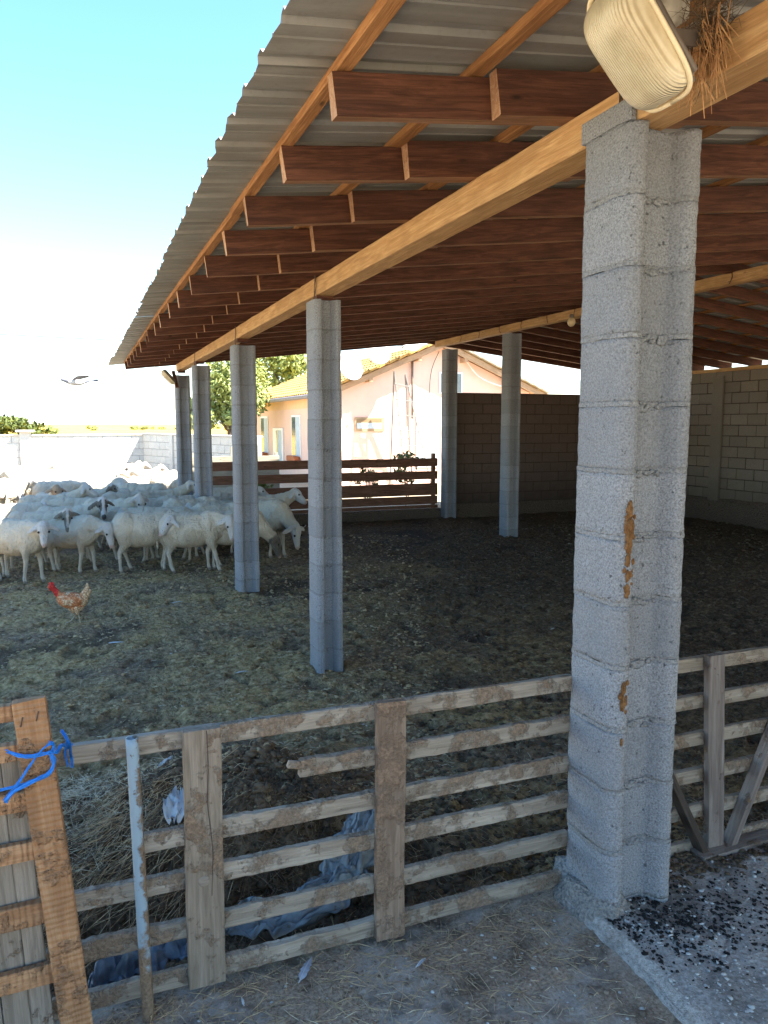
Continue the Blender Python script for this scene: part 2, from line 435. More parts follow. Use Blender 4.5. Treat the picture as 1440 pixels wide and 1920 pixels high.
# skirts down
base = len(V); left = idx[:, 0]; far = idx[-1, :]
V2 = V[left].copy(); V2[:, 2] = .02; V2[:, 0] -= .012; V3 = V[far].copy(); V3[:, 2] = .02
V = np.concatenate([V, V2, V3])
l2 = base + np.arange(170); f2 = base + 170 + np.arange(150)
Fl = np.stack([left[:-1], left[1:], l2[1:], l2[:-1]], 1); Ff = np.stack([far[:-1], far[1:], f2[1:], f2[:-1]], 1)
F = np.concatenate([F, Fl, Ff])
s_me = np_mesh('concrete_slab', V, F)
t = NT('slab_concrete', .9, .2); v = t.co((1, 1, 1), False)
n1 = t.noise(v, 70, 5, .75); n2 = t.noise(v, 3.2, 5, .65); n3 = t.voro(v, 60)
c = t.ramp(n1, [(.28, (.20, .175, .15)), (.5, (.46, .42, .385)), (.75, (.66, .61, .57))])
c = t.mix(t.math('MULTIPLY', t.fr(n2, .46, .62), .75), c, (.11, .095, .08))
c = t.mix(t.ramp(n3, [(.08, (1, 1, 1)), (.2, (0, 0, 0))]), c, (.50, .49, .47))
t.color(c); t.bump(t.math('ADD', n1, t.math('MULTIPLY', n3, .5)), .010, 1)
o = obj('concrete_floor', s_me, t.m, None, None, True); tag(o, 'rough grey concrete floor slab strewn with dark droppings', None, None, 'structure')

# ------------------------------------------------------------------ hollow-block pillars
def section(w, d, fine):
    p = [(.0, .048), (.006, .024), (.024, .005), (.040, .0), (.058, .0), (.063, .058), (w - .082, .058), (w - .050, .012), (w - .034, .002), (w - .010, .006), (w, .024)]
    q = p + [(x, d - y) for x, y in reversed(p)]
    if not fine: return q
    out = []
    for i in range(len(q)):
        a = Vector(q[i]); b = Vector(q[(i + 1) % len(q)]); k = max(1, int((b - a).length / .011))
        for j in range(k): out.append(tuple(a.lerp(b, j / k)))
    return out

def block_mesh(name, w, d, h, fine, seed, amp=.0022, inset=0.0):
    sec = section(w, d, fine); n = len(sec); lv = 15 if fine else 4
    v = []; f = []
    cx, cy = w / 2, d / 2
    for i in range(lv):
        z = h * i / (lv - 1); e = 1 if i in (0, lv - 1) else 0
        for (x, y) in sec:
            q = Vector((x * 45, y * 45, z * 45 + seed * 11))
            s = mnoise.noise(q) * amp + mnoise.noise(q * .25) * amp * .8 - inset
            if e and fine: s -= max(0, mnoise.noise(q * .9 + Vector((4, 4, 4)))) * .003
            elif fine and i in (1, lv - 2): s -= max(0, mnoise.noise(q * .6 + Vector((4, 4, 4)))) * .001
            elif e: s -= .0012
            dx, dy = x - cx, y - cy; l = math.hypot(dx, dy)
            v.append((x + dx / l * s, y + dy / l * s, z + (mnoise.noise(q * .35) * .004 if e and fine else 0)))
    for i in range(lv - 1):
        for k in range(n):
            k2 = (k + 1) % n
            f.append((i * n + k, i * n + k2, (i + 1) * n + k2, (i + 1) * n + k))
    f.append(tuple(range(n - 1, -1, -1))); f.append(tuple((lv - 1) * n + k for k in range(n)))
    return mesh(name, v, f)

coarse = [block_mesh('pillar_block', .24, .26, .196, False, s, .0015) for s in range(6)]
mort_c = block_mesh('mortar_joint', .24, .26, .014, False, 30, .0012, .0004)
def pillar(x, y, z0, ztop, label, fine=False, w=.24, lean=0.0, smear=True):
    p = empty('block_pillar', (x, y, z0), label, 'pillar', 'hollow block pillars holding up the barn roof')
    pitch = .2115; n = int(math.ceil((ztop - z0) / pitch)); zz = ztop
    M0 = T(0, 0, 0)
    for i in range(n):
        h = min(.198, zz - z0)
        if h < .03: break
        ox = rnd.uniform(-.002, .002); oy = rnd.uniform(-.002, .002)
        if fine:
            me = block_mesh('pillar_block', .275, .262, h, True, i + 3, .0026)
            o = obj('block', me, M_block, p, T(x + ox * 1.5, y + oy, zz - h), True)
        else:
            me = coarse[(i * 5 + int(x * 3 + y)) % 6]
            S = Matrix.Diagonal((w / .24, 1, h / .196, 1))
            o = obj('block', me, M_block, p, T(x + ox, y + oy, zz - h) @ S, False)
        zz -= h
        if zz - .0135 > z0:
            if fine: me = block_mesh('mortar_joint', .275, .262, .0145, True, i + 50, .0022, -.0010)
            else: me = mort_c
            obj('mortar_joint', me, M_mortar if fine else M_mortar2, p, T(x, y, zz - .0137) @ Matrix.Diagonal((1 if fine else w / .24, 1, 1, 1)), fine)
            if smear:   # mortar squeezed out into the recess
                c = []
                bm = bmesh.new()
                ww = .275 if fine else w
                for k in range(14 if fine else 4):
                    sx_ = rnd.uniform(.008, .022); px = rnd.uniform(.06, ww - .075)
                    r = bmesh.ops.create_icosphere(bm, subdivisions=1, radius=1)
                    dz = -rnd.uniform(0, .018)
                    for q in r['verts']:
                        jj = 1 + .35 * mnoise.noise(q.co * 2 + Vector((k, i, 0)))
                        q.co = Vector((px + q.co.x * sx_ * jj, .0545 + q.co.y * .0035, .007 + dz + q.co.z * rnd.uniform(.006, .012) * jj))
                me = bpy.data.meshes.new('mortar_smear'); bm.to_mesh(me); bm.free()
                obj('mortar_smear', me, M_mortar, p, T(x, y, zz - .0137), True)
            zz -= .0137
    return p

def rock_lump(name, rx, ry, rz, seed, sub=3, amp=.3, fr=2.0):
    bm = bmesh.new(); bmesh.ops.create_icosphere(bm, subdivisions=sub, radius=1)
    for q in bm.verts:
        n = 1 + amp * mnoise.noise(q.co * fr + Vector((seed * 3.1, seed, 0))) + amp * .5 * mnoise.noise(q.co * fr * 3 + Vector((seed, 0, 5)))
        q.co = Vector((q.co.x * rx * n, q.co.y * ry * n, q.co.z * rz * n))
    me = bpy.data.meshes.new(name); bm.to_mesh(me); bm.free(); return me

P1 = pillar(1.562, 1.972, .13, 2.732, 'nearest and largest block pillar, standing on the edge of the concrete slab', True)
obj('plinth', rock_lump('plinth', .105, .20, .13, 3, 4, .22, 2.6), M_plinth, P1, T(1.615, 2.12, .14), True)
obj('mortar_cap', box_mesh('mortar_cap', 1.563, 1.5865, 1.985, 2.233, 2.733, 2.80, .003, 1), M_block, P1, T(0, 0, 0), False)
# dried mud and straw stuck to the corner
for k in range(34):
    z_ = rnd.choice([rnd.gauss(1.44, .09), rnd.gauss(.95, .04), rnd.gauss(1.40, .06)]); s_ = rnd.uniform(.003, .009)
    obj('dried_mud', rock_lump('dried_mud', s_, s_ * .5, s_ * 1.4, k, 2, .5, 2), M_mud, P1, T(1.603 + rnd.gauss(0, .009), 1.9735, z_), True)
for k, (z, s) in enumerate([(1.56, .020), (1.50, .028), (1.455, .022), (1.40, .016), (1.35, .015), (1.30, .017), (.98, .016), (.93, .018), (.80, .010)]):
    obj('dried_mud', rock_lump('dried_mud', s * .55, s * .5, s * 1.35, k + 2, 3, .5, 2.2), M_mud, P1, T(1.60, 1.972, z), True)
pillar(1.56, 5.325, -.02, 2.70, 'block pillar second from the camera, bare ground around its foot', w=.2)
pillar(1.54, 8.30, -.02, 2.66, 'block pillar third in the front row, beside the grazing sheep')
pillar(1.55, 11.50, -.02, 2.67, 'block pillar fourth in the front row, foot hidden by the flock')
pillar(1.55, 13.72, -.02, 2.66, 'farthest block pillar of the front row, under the small end lamp')
pillar(6.42, 10.95, -.02, 3.27, 'inner block pillar standing free in the dark middle of the barn')
pillar(6.56, 13.50, -.02, 3.25, 'inner block pillar where the board fence meets the dark wall')
pillar(6.42, 7.9, -.02, 3.30, 'inner block pillar hidden behind the nearest pillar', smear=False)

# ------------------------------------------------------------------ barn roof
SL = .1155
def zr(x):            # underside line of rafters
    return 2.766 + SL * (x - .78) if x <= 6.5 else 2.766 + SL * (6.5 - .78) - SL * 1.0 * (x - 6.5)
roof = empty('barn_roof', (1.6, 8, 2.86), 'low pitched barn roof of corrugated metal on dark stained rafters', 'roof')
EAVE_X = .78
RH = .13
ry = [-3.4 + .72 * k for k in range(8)] + [2.345 + .70 * k for k in range(18)]
ry = sorted(y for y in ry if y < 1.5 or y > 2.3)
for y in ry:
    jx = rnd.uniform(-.02, .02); jz = rnd.uniform(-.004, .004)
    h = RH
    def at(x, dy): return (x, y + dy, zr(x) + h / 2 + jz)
    # tail (lapped behind) and main rafter in front
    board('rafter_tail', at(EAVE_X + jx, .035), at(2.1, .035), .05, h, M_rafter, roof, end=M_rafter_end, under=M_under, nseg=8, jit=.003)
    sp = 1.27 + rnd.uniform(-.03, .03)
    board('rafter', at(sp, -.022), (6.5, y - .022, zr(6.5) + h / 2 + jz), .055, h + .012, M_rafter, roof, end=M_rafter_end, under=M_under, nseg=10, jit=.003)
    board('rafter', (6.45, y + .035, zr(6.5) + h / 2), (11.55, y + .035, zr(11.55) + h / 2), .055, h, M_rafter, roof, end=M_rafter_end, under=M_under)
# battens running along the barn
for bx in [.79, 1.24, 1.71, 2.19, 2.66, 3.13, 3.6, 4.07, 4.54, 5.0, 5.47, 5.94, 6.3, 6.75, 7.2, 7.7, 8.2, 8.7, 9.2, 9.7, 10.2, 10.7, 11.2]:
    z = zr(bx) + RH + .018
    y0 = -3.6
    while y0 < 14.7:
        L = rnd.uniform(3.6, 4.2); y1 = min(14.75, y0 + L)
        jz = rnd.uniform(0, .002)
        board('batten', (bx + rnd.uniform(-.012, .012), y0, z + jz), (bx + rnd.uniform(-.012, .012), y1 - .004, z + jz), .05, .032, M_batten, roof, nseg=8, jit=.003)
        y0 = y1
# corrugated sheets, 4 ribs each
def sheet_mesh(L, seed):
    per = .2475; n = 4; prof = []
    for k in range(n):
        y = k * per
        prof += [(y + .0, 0), (y + .05, 0), (y + .056, .004), (y + .064, .004), (y + .07, 0), (y + .165, 0), (y + .180, .016), (y + .224, .016), (y + .2385, 0)]
    prof.append((n * per + .012, 0.0))
    v = []; f = []; m = len(prof); ns = 10
    for s in range(2):
        for i in range(ns + 1):
            x = L * i / ns
            for (y, z) in prof:
                q = Vector((x * 1.5, y * 2, seed * 3.3))
                xe = x - (.016 * mnoise.noise(Vector((y * 9, seed, 2))) if i == 0 else 0)
                v.append((xe, y, z + .006 * mnoise.noise(q) + (.0012 if s else 0)))
    o = m * (ns + 1)
    for i in range(ns):
        for k in range(m - 1):
            a = i * m + k
            f.append((a, a + m, a + m + 1, a + 1)); f.append((o + a, o + a + 1, o + a + m + 1, o + a + m))
    for k in range(m - 1):
        f.append((k, k + 1, o + k + 1, o + k))
    return mesh('roof_sheet', v, f)
ang = math.atan(SL)
Lsh = (6.5 - .56) / math.cos(ang) + .03
sheets = [sheet_mesh(Lsh, s) for s in range(5)]
sheetsR = [sheet_mesh(5.35, s + 9) for s in range(3)]
yk = -3.5; i = 0
while yk < 14.6:
    ex = .555 + rnd.uniform(-.012, .012)
    rotY = Matrix.Rotation(-ang, 4, 'Y')
    if yk > 13.3: ex = .52
    obj('roof_sheet', sheets[i % 5], M_sheet, roof, T(ex, yk, zr(ex) + RH + .035 + (.0016 if i % 2 else 0)) @ rotY, False)
    M = T(11.75, yk + .99, zr(11.75) + RH + .035 + (.0016 if i % 2 else 0)) @ Matrix.Rotation(math.pi, 4, 'Z') @ rotY
    obj('roof_sheet', sheetsR[i % 3], M_sheet, roof, M, False)
    yk += .99; i += 1
# ridge flashing
board('ridge_cap', (6.5, -3.5, zr(6.5) + RH + .075), (6.5, 15.2, zr(6.5) + RH + .075), .3, .01, M_sheet, roof)
# beams
for (y0, y1) in ((-3.4, 2.02), (2.024, 5.42), (5.424, 8.41), (8.414, 11.62), (11.624, 13.95)):
    z = 2.795
    board('eave_beam', (1.655, y0, z + rnd.uniform(-.003, .003)), (1.655, y1, z + rnd.uniform(-.003, .003)), .135, .118, M_beam, roof, end=M_beam_end, nseg=14, jit=.004, bev=.005)
for (y0, y1) in ((-3.4, 6.1), (6.104, 11.08), (11.084, 13.9)):
    board('ridge_beam', (6.56, y0, zr(6.5) - .058), (6.56, y1, zr(6.5) - .058), .13, .115, M_beam, roof, end=M_beam_end, nseg=12, jit=.004, bev=.005)
board('wall_plate', (11.3, -3.4, zr(11.3) - .055), (11.3, 13.9, zr(11.3) - .055), .12, .10, M_beam, roof, nseg=14, jit=.01)
# packing blocks on pillar tops
for y in (5.45, 8.43, 11.63, 13.8):
    board('packing_block', (1.60, y, 2.718), (1.72, y, 2.718), .10, .035, M_rafter, roof)
board('end_bracket', (1.50, 13.62, 2.72), (1.56, 13.62, 2.44), .05, .09, M_rafter, roof, up=(0, 1, 0), end=M_rafter_end)
# wires tying the beam down
for (y, zt) in ((5.36, 2.86), (8.36, 2.86), (11.54, 2.86), (2.05, 2.86)):
    for k in range(3):
        a = rnd.uniform(-.03, .03); b = rnd.uniform(-.03, .03)
        tube('tie_wire', [(1.578, y + a, 2.60), (1.576, y + b + .02, 2.70), (1.577, y - a, 2.79), (1.577, y + b, zt + .004)], .0028, 5, 4, M_wire, roof)
for y in np.arange(6.5, 13.5, .7):
    tube('tie_wire', [(6.488, y, 3.42), (6.487, y + rnd.uniform(-.03, .03), 3.37), (6.488, y + rnd.uniform(-.05, .05), 3.31)], .004, 4, 3, M_wire, roof)

# ------------------------------------------------------------------ block walls
def blk(name, L, h, d, seed):
    bm = bmesh.new(); bmesh.ops.create_cube(bm, size=1)
    r = random.Random(seed)
    for v in bm.verts:
        v.co = Vector(((v.co.x + .5) * L + r.uniform(-.002, .002), (v.co.y + .5) * d + r.uniform(-.003, .003), (v.co.z + .5) * h + r.uniform(-.002, .002)))
    bmesh.ops.bevel(bm, geom=bm.edges[:], offset=.005, segments=1, affect='EDGES')
    me = bpy.data.meshes.new(name); bm.to_mesh(me); bm.free(); return me
BL, BH, BD = .388, .188, .19
blks = [blk('wall_block', BL, BH, BD, s) for s in range(5)]
def block_wall(name, p0, p1, z0, z1, mat, matm, label, pitch=(.4, .2), depth=.19):
    """p0->p1 seen face on the right-hand side of the walking direction (local -Y)"""
    p0 = Vector((*p0, 0)); p1 = Vector((*p1, 0)); d = p1 - p0; L = d.length; a = math.atan2(d.y, d.x)
    w = empty(name, (p0.x, p0.y, z0), label, 'wall', rz=a); W = WM[w.name]
    core = box_mesh('mortar', 0.004, L - .004, .007, depth - .007, 0, z1 - z0 - .002)
    obj('mortar', core, matm, w, W)
    px, pz = pitch; r = int(round((z1 - z0) / pz)); pz = (z1 - z0) / r
    for j in range(r):
        x = 0.0; first = px / 2 if j % 2 else px
        k = 0
        while x < L - .03:
            l = min(first if k == 0 else px, L - x); k += 1
            S = Matrix.Diagonal(((l - .012) / BL, (depth - .002) / BD, (pz - .012) / BH, 1))
            me = blks[rnd.randrange(5)]
            if len(me.materials) == 0: me.materials.append(mat)
            o = bpy.data.objects.new('block', me)
            link(o, w, W @ T(x + .006, rnd.uniform(-.003, .003), j * pz + .006) @ S)
            if me.materials[0] != mat:
                o.material_slots[0].link = 'OBJECT'; o.material_slots[0].material = mat
            x += l
    return w, W, L
# dark wall closing the barn's far end
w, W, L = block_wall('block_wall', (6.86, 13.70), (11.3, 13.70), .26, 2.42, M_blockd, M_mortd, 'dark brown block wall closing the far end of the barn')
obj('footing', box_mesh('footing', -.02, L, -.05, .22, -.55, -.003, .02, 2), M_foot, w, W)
board('coping', (6.84, 13.79, 2.428), (11.3, 13.79, 2.428), .24, .02, M_fence, w)
# right hand side wall
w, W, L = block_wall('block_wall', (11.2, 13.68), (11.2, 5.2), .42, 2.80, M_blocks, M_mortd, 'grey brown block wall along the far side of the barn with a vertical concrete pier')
obj('footing', rock_lump('footing', 4.4, .10, .46, 4, 6, .05, 6), M_foot, w, W @ T(4.2, .02, -.42), True)
obj('footing', box_mesh('footing', 0, L, -.05, .2, -.75, -.003, .03, 2), M_foot, w, W)
for x in (2.3, 5.6): obj('pier', box_mesh('pier', x - .14, x + .14, -.045, -.004, -.1, 2.30, .012, 2), M_blocks, w, W)
# sunlit yard wall and its return
w, W, L = block_wall('yard_wall', (-5.2, 24), (1.95, 24), -.1, 1.50, M_blocky, M_mortaly, 'pale grey block yard wall with a capped pier, sunlit behind the flock')
board('coping', (-5.2, 24.1, 1.52), (1.9, 24.1, 1.52), .26, .035, M_blocky, w)
for x in (3.75,):
    obj('pier', box_mesh('pier', x - .14, x + .14, -.06, .24, 0, 1.70, .01), M_blocky, w, W)
    obj('pier_cap', box_mesh('pier_cap', x - .24, x + .24, -.16, .34, 1.70, 1.76, .015), M_blocky, w, W)
w, W, L = block_wall('yard_wall', (1.72, 24.0), (3.7, 17.6), -.1, 1.52, M_blocky, M_mortaly, 'shaded return of the yard wall running behind the farthest pillars')
for x in (2.1, 3.9, 5.8): obj('pier', box_mesh('pier', x - .09, x + .09, -.05, .2, 0, 1.66, .01), M_blocky, w, W)
obj('coping', box_mesh('coping', 0, L, -.03, .22, 1.622, 1.66, .005), M_blocky, w, W)

# ------------------------------------------------------------------ slatted rail fence at the lane
def crust_board(name, p0, p1, w, h, mat, parent, **kw):
    kw.setdefault('nseg', max(6, int((Vector(p1) - Vector(p0)).length / .008))); kw.setdefault('jit', .003); kw.setdefault('crust', .009)
    o = board(name, p0, p1, w, h, mat, parent, **kw); return o
fen = empty('rail_fence', (.8, 2.215, .14), 'muddy grey slatted fence between the blue pipe and the nearest pillar', 'fence')
FY = 2.214
for (zt, x0, x1, dl) in ((.954, -.40, 1.57, .0), (.806, .585, 1.57, .0), (.660, .118, 1.57, .0), (.524, -.36, 1.57, .0), (.378, -.38, 1.57, -.012), (.232, -.40, 1.57, -.02)):
    h = .056 if zt < .9 else .055
    crust_board('rail', (x0, FY, zt - h / 2 + dl), (x1, FY + .004, zt - h / 2), .024, h, M_rail, fen, crust=.004 if zt > .9 else .010)
board('broken_tip', (.60, FY - .002, .785), (.548, FY - .002, .798), .016, .022, M_rail, fen, nseg=3, jit=.006)
crust_board('post_board', (.286, 2.187, .165), (.289, 2.187, .958), .026, .108, M_post, fen, up=(1, 0, 0), crust=.002)
crust_board('post_board', (.873, 2.187, .168), (.877, 2.187, .962), .026, .098, M_postred, fen, up=(1, 0, 0), crust=.002)
# split and knot of the left post board
tube('wood_split', [(.302, 2.1735, .955), (.304, 2.1735, .85), (.300, 2.1735, .74), (.306, 2.1735, .66), (.311, 2.1735, .58), (.308, 2.1735, .52), (.305, 2.1735, .45)], .0014, 5, 4, M_wire, fen)
o = obj('knot', rock_lump('knot', .017, .004, .017, 5, 3, .12, 2), M_gateold, fen, T(.283, 2.1735, .50), True)
fen2 = empty('rail_fence', (2.4, 2.19, .2), 'brown slatted fence to the right of the nearest pillar with slanting braces', 'fence')
for zt in (.962, .815, .668, .522, .378, .232):
    crust_board('rail', (1.84, 2.20, zt - .026), (3.6, 2.21, zt - .022), .024, .052, M_rail, fen2, crust=.003)
crust_board('post_board', (2.222, 2.172, .17), (2.176, 2.172, .975), .028, .078, M_rpost, fen2, up=(1, 0, 0), crust=.001)
board('brace', (1.93, 2.165, .62), (2.165, 2.165, .185), .03, .05, M_brace, fen2, up=(0, 1, 0), nseg=6, jit=.003)
board('brace', (2.285, 2.165, .20), (2.56, 2.165, .80), .03, .05, M_rpost, fen2, up=(0, 1, 0), nseg=6, jit=.003)
board('sole_plate', (2.12, 2.15, .195), (2.50, 2.15, .20), .07, .03, M_rpost, fen2, nseg=6, jit=.004)

# pipe post
pp = empty('pipe_post', (.112, 2.15, .13), 'light blue steel pipe post with open top in front of the fence rails', 'post')
def pipe_mesh(r, ri, h):
    v = []; f = []; n = 24; m = 30
    for i in range(m + 1):
        z = h * i / m
        for k in range(n):
            a = 2 * math.pi * k / n; rr = r + .0006 * mnoise.noise(Vector((math.cos(a) * 2, math.sin(a) * 2, z * 20)))
            v.append((math.cos(a) * rr, math.sin(a) * rr, z))
    b = len(v)
    for z in (h, h - .25):
        for k in range(n):
            a = 2 * math.pi * k / n; v.append((math.cos(a) * ri, math.sin(a) * ri, z))
    for i in range(m):
        for k in range(n):
            k2 = (k + 1) % n; f.append((i * n + k, i * n + k2, (i + 1) * n + k2, (i + 1) * n + k))
    for k in range(n):
        k2 = (k + 1) % n
        f.append((m * n + k, m * n + k2, b + k2, b + k)); f.append((b + k, b + k2, b + n + k2, b + n + k))
    return mesh('pipe', v, f)
t = NT('blue_pipe_paint', .5, .4); v = t.co((1, 1, 1)); n = t.noise(v, 14, 6, .7)
geo = t.n.new('ShaderNodeSeparateXYZ'); t.l.new(t.tc.outputs['Object'], geo.inputs[0])
side = t.math('ADD', t.math('MULTIPLY', geo.outputs['X'], 16), t.math('MULTIPLY', t.math('SUBTRACT', n, .5), 1.4))
low = t.math('SUBTRACT', .62, t.math('MULTIPLY', geo.outputs['Z'], 1.9))
mk = t.fr(t.math('MAXIMUM', side, t.math('ADD', low, t.math('MULTIPLY', t.math('SUBTRACT', n, .5), .8))), .08, .2)
cr = t.ramp(t.noise(v, 120, 4, .7), [(.3, (.09, .055, .035)), (.7, (.27, .19, .125))])
paint = t.mix(t.fr(t.noise(v, 50, 4, .7), .62, .68), (.24, .315, .37), (.13, .10, .08))
t.color(t.mix(mk, paint, cr)); t.bump(t.math('MULTIPLY', mk, t.noise(v, 70, 4)), .006); M_pipe = t.m
obj('pipe', pipe_mesh(.0168, .0135, .86), M_pipe, pp, T(.1135, 2.15, .115) @ Matrix.Rotation(R(-1.1), 4, 'Y'), True)

# ------------------------------------------------------------------ gate at the left
gate = empty('slatted_gate', (-.08, 2.0, .12), 'leaning slatted gate of fresh orange boards tied with blue twine', 'gate')
GY = 2.0
for (zl, zr_, h) in ((1.118, 1.131, .042), (1.018, 1.030, .044), (.893, .902, .052), (.760, .768, .046), (.586, .600, .060), (.415, .430, .054), (.225, .235, .054), (.13, .14, .05)):
    board('rail', (-1.6, GY + .034, zl - .035), (-.112 + (1.13 - zl) * .075, GY + .034, zr_), .024, h, M_gate, gate, nseg=24, jit=.003)
crust_board('stile', (-.052, GY, .05), (-.143, GY, 1.166), .030, .074, M_gate, gate, up=(1, 0, 0), crust=.001, bev=.002)
board('stile', (-1.5, GY, .1), (-1.55, GY, 1.15), .028, .074, M_gate, gate, up=(1, 0, 0))
for k, (x, w_) in enumerate(((-.165, .050), (-.222, .062), (-.30, .085))):
    board('old_plank', (x + .02, GY + .062, .1), (x - .03, GY + .062, 1.02), .022, w_, M_gateold, gate, up=(1, 0, 0), nseg=12, jit=.003)
for (x, z) in ((-.163, 1.118), (-.128, 1.128)):
    tube('bent_nail', [(x, GY - .015, z - .012), (x + .003, GY - .019, z), (x + .006, GY - .017, z + .012)], .0018, 5, 3, M_wire, gate)
# twine
M_twine = plain('blue_twine', (.01, .16, .55), .5, .4, var=.4, sc=60, bumpd=.001)
tw = empty('twine', (-.10, 1.975, 1.03), 'bright blue baler twine knotted round the gate stile and fence rail', 'twine')
def strands(pts, n, spread, r=.0011):
    n = int(n * 2.2)
    for k in range(n):
        o = [Vector((rnd.uniform(-1, 1), rnd.uniform(-.6, .6), rnd.uniform(-1, 1))) * spread for _ in pts]
        q = [Vector(p) + d for p, d in zip(pts, o)]
        tube('strand', [tuple(a) for a in q], r, 6, 6, M_twine, tw)
yf = 1.974
strands([(-.196, yf + .01, 1.052), (-.172, yf, 1.042), (-.150, yf - .003, 1.036), (-.118, yf - .004, 1.037), (-.098, yf - .004, 1.04)], 6, .0045)
strands([(-.098, yf, 1.062), (-.092, yf + .01, 1.050), (-.094, yf + .005, 1.036), (-.086, yf + .012, 1.030), (-.075, yf + .05, 1.033), (-.063, 2.14, .975), (-.058, 2.195, .962)], 7, .004)
strands([(-.078, yf + .10, 1.05), (-.060, 2.06, 1.02), (-.060, 2.185, .935), (-.058, 2.19, .90)], 4, .004)
strands([(-.070, 2.165, .985), (-.072, 2.185, .94), (-.07, 2.19, .905)], 3, .004)
strands([(-.205, yf, .935), (-.180, yf - .004, .965), (-.150, yf - .005, 1.005), (-.120, yf - .005, 1.045), (-.098, yf - .003, 1.062)], 3, .0035)
strands([(-.100, yf, 1.040), (-.094, yf - .002, 1.010), (-.100, yf - .004, .993), (-.125, yf - .006, .981), (-.160, yf - .004, .968), (-.200, yf, .962), (-.26, yf, .958)], 4, .004)
strands([(-.100, yf, 1.035), (-.092, yf + .002, 1.015), (-.108, yf - .005, .985), (-.150, yf - .007, .972), (-.188, yf - .006, .950), (-.203, yf, .928)], 3, .004, .0022)

# ------------------------------------------------------------------ board fence at the far end
ff = empty('board_fence', (4.6, 13.78, .2), 'dark brown board fence closing the far end of the barn between the pillars', 'fence')
for (zt, zb) in ((1.165, 1.005), (.915, .755), (.675, .44), (.425, .265), (.25, .19)):
    for (x0, x1) in ((2.0, 4.40), (4.405, 6.52)):
        board('board', (x0, 13.80, (zt + zb) / 2 + rnd.uniform(-.006, .006)), (x1, 13.80, (zt + zb) / 2 + rnd.uniform(-.006, .006)), .028, zt - zb, M_fence, ff, nseg=6, jit=.004)
for x in (2.1, 4.47, 6.45): board('fence_post', (x, 13.85, 0), (x, 13.85, 1.26), .07, .07, M_fence, ff, up=(0, 1, 0))
obj('footing', box_mesh('footing', 1.9, 6.6, 13.72, 13.95, -.1, .178, .02, 2), M_foot, ff, T(0, 0, 0))
pf = empty('plank_gate', (2.9, 16.3, 0), 'sunlit pale plank gate seen between the third and fourth pillars', 'gate')
for (zt, zb) in ((1.16, .98), (.93, .66), (.56, .30)):
    board('plank', (2.1, 16.3, (zt + zb) / 2), (3.95, 16.3, (zt + zb) / 2), .03, zt - zb, M_palefence, pf, nseg=4, jit=.004)
for x in (2.15, 2.95, 3.9): board('upright', (x, 16.34, .02), (x, 16.34, 1.35 if x == 2.95 else 1.22), .06, .07, M_palefence, pf, up=(0, 1, 0))

# ------------------------------------------------------------------ lamp fittings
t = NT('yellowed_lens', .28, .5); n = t.noise(t.co(), 12, 4, .6)
t.color(t.ramp(n, [(.35, (.62, .50, .31)), (.7, (.80, .70, .50))])); t.p.inputs['Transmission Weight'].default_value = .12
t.p.inputs['Coat Weight'].default_value = .4; t.p.inputs['Coat Roughness'].default_value = .15; w_ = t.n.new('ShaderNodeTexWave'); w_.bands_direction = 'Y'; w_.inputs['Scale'].default_value = 52; w_.inputs['Distortion'].default_value = 0
t.l.new(t.tc.outputs['Object'], w_.inputs['Vector']); t.bump(w_.outputs['Fac'], .0035, 1.0)
M_lens = t.m
M_lrim = plain('lens_rim', (.72, .60, .40), .35, .5, var=.12)
M_house = plain('lamp_housing', (.16, .13, .11), .6, .4, bumpd=.001)
def dome(name, a, b, hgt, nu, nv, ribs, rib):
    """rounded-rectangle dome, long axis X (half a), Y half b, rises +Z"""
    v = []; f = []
    for i in range(nu + 1):
        for j in range(nv + 1):
            u = -1 + 2 * i / nu; w = -1 + 2 * j / nv
            # squircle map
            x = u * math.sqrt(max(0, 1 - w * w * w * w * .18)); y = w * math.sqrt(max(0, 1 - u * u * u * u * .30))
            e = max(abs(u), abs(w))
            hz = (1 - abs(u) ** 5) ** .6 * (1 - abs(w) ** 4) ** .55
            hz = hz * (1 - .16 * u)
            g = rib * math.sin(ribs * math.pi * (y + .05 * u * u * w)) * min(1, hz * 2)
            v.append((x * a, y * b, hz * hgt + g))
    for i in range(nu):
        for j in range(nv):
            k = i * (nv + 1) + j; f.append((k, k + nv + 1, k + nv + 2, k + 1))
    return mesh(name, v, f)
def lamp(loc, a, b, h, label, fine):
    l = empty('bulkhead_lamp', loc, label, 'lamp')
    nrm = Vector((-.74, -.10, -.66)).normalized(); xd = Vector((.67, 0, -.74)); yd = nrm.cross(xd).normalized(); xd = yd.cross(nrm).normalized()
    M = T(*loc) @ Matrix(((xd.x, yd.x, nrm.x, 0), (xd.y, yd.y, nrm.y, 0), (xd.z, yd.z, nrm.z, 0), (0, 0, 0, 1)))
    obj('lens', dome('lens', a * .95, b * .95, h, 60 if fine else 12, 200 if fine else 12, 0 if fine else 0, 0.0 if fine else 0), M_lens, l, M, True)
    # rim
    pts = []
    for k in range(49):
        th = 2 * math.pi * k / 48; c, s = math.cos(th), math.sin(th)
        pts.append((a * math.copysign(abs(c) ** .45, c), b * math.copysign(abs(s) ** .45, s), 0))
    o = tube('rim', pts, .0065, 8, 1, M_lrim, l, M)
    obj('housing', box_mesh('housing', -a * .93, a * .93, -b * .93, b * .93, -.055, -.001, .02, 3), M_house, l, M, True)
    return l
lamp((1.325, 1.66, 2.758), .158, .088, .085, 'large ribbed yellowed bulkhead lamp on the beam over the nearest pillar', True)
lamp((1.40, 13.50, 2.60), .15, .09, .05, 'small pale bulkhead lamp hanging by the farthest pillar', False)
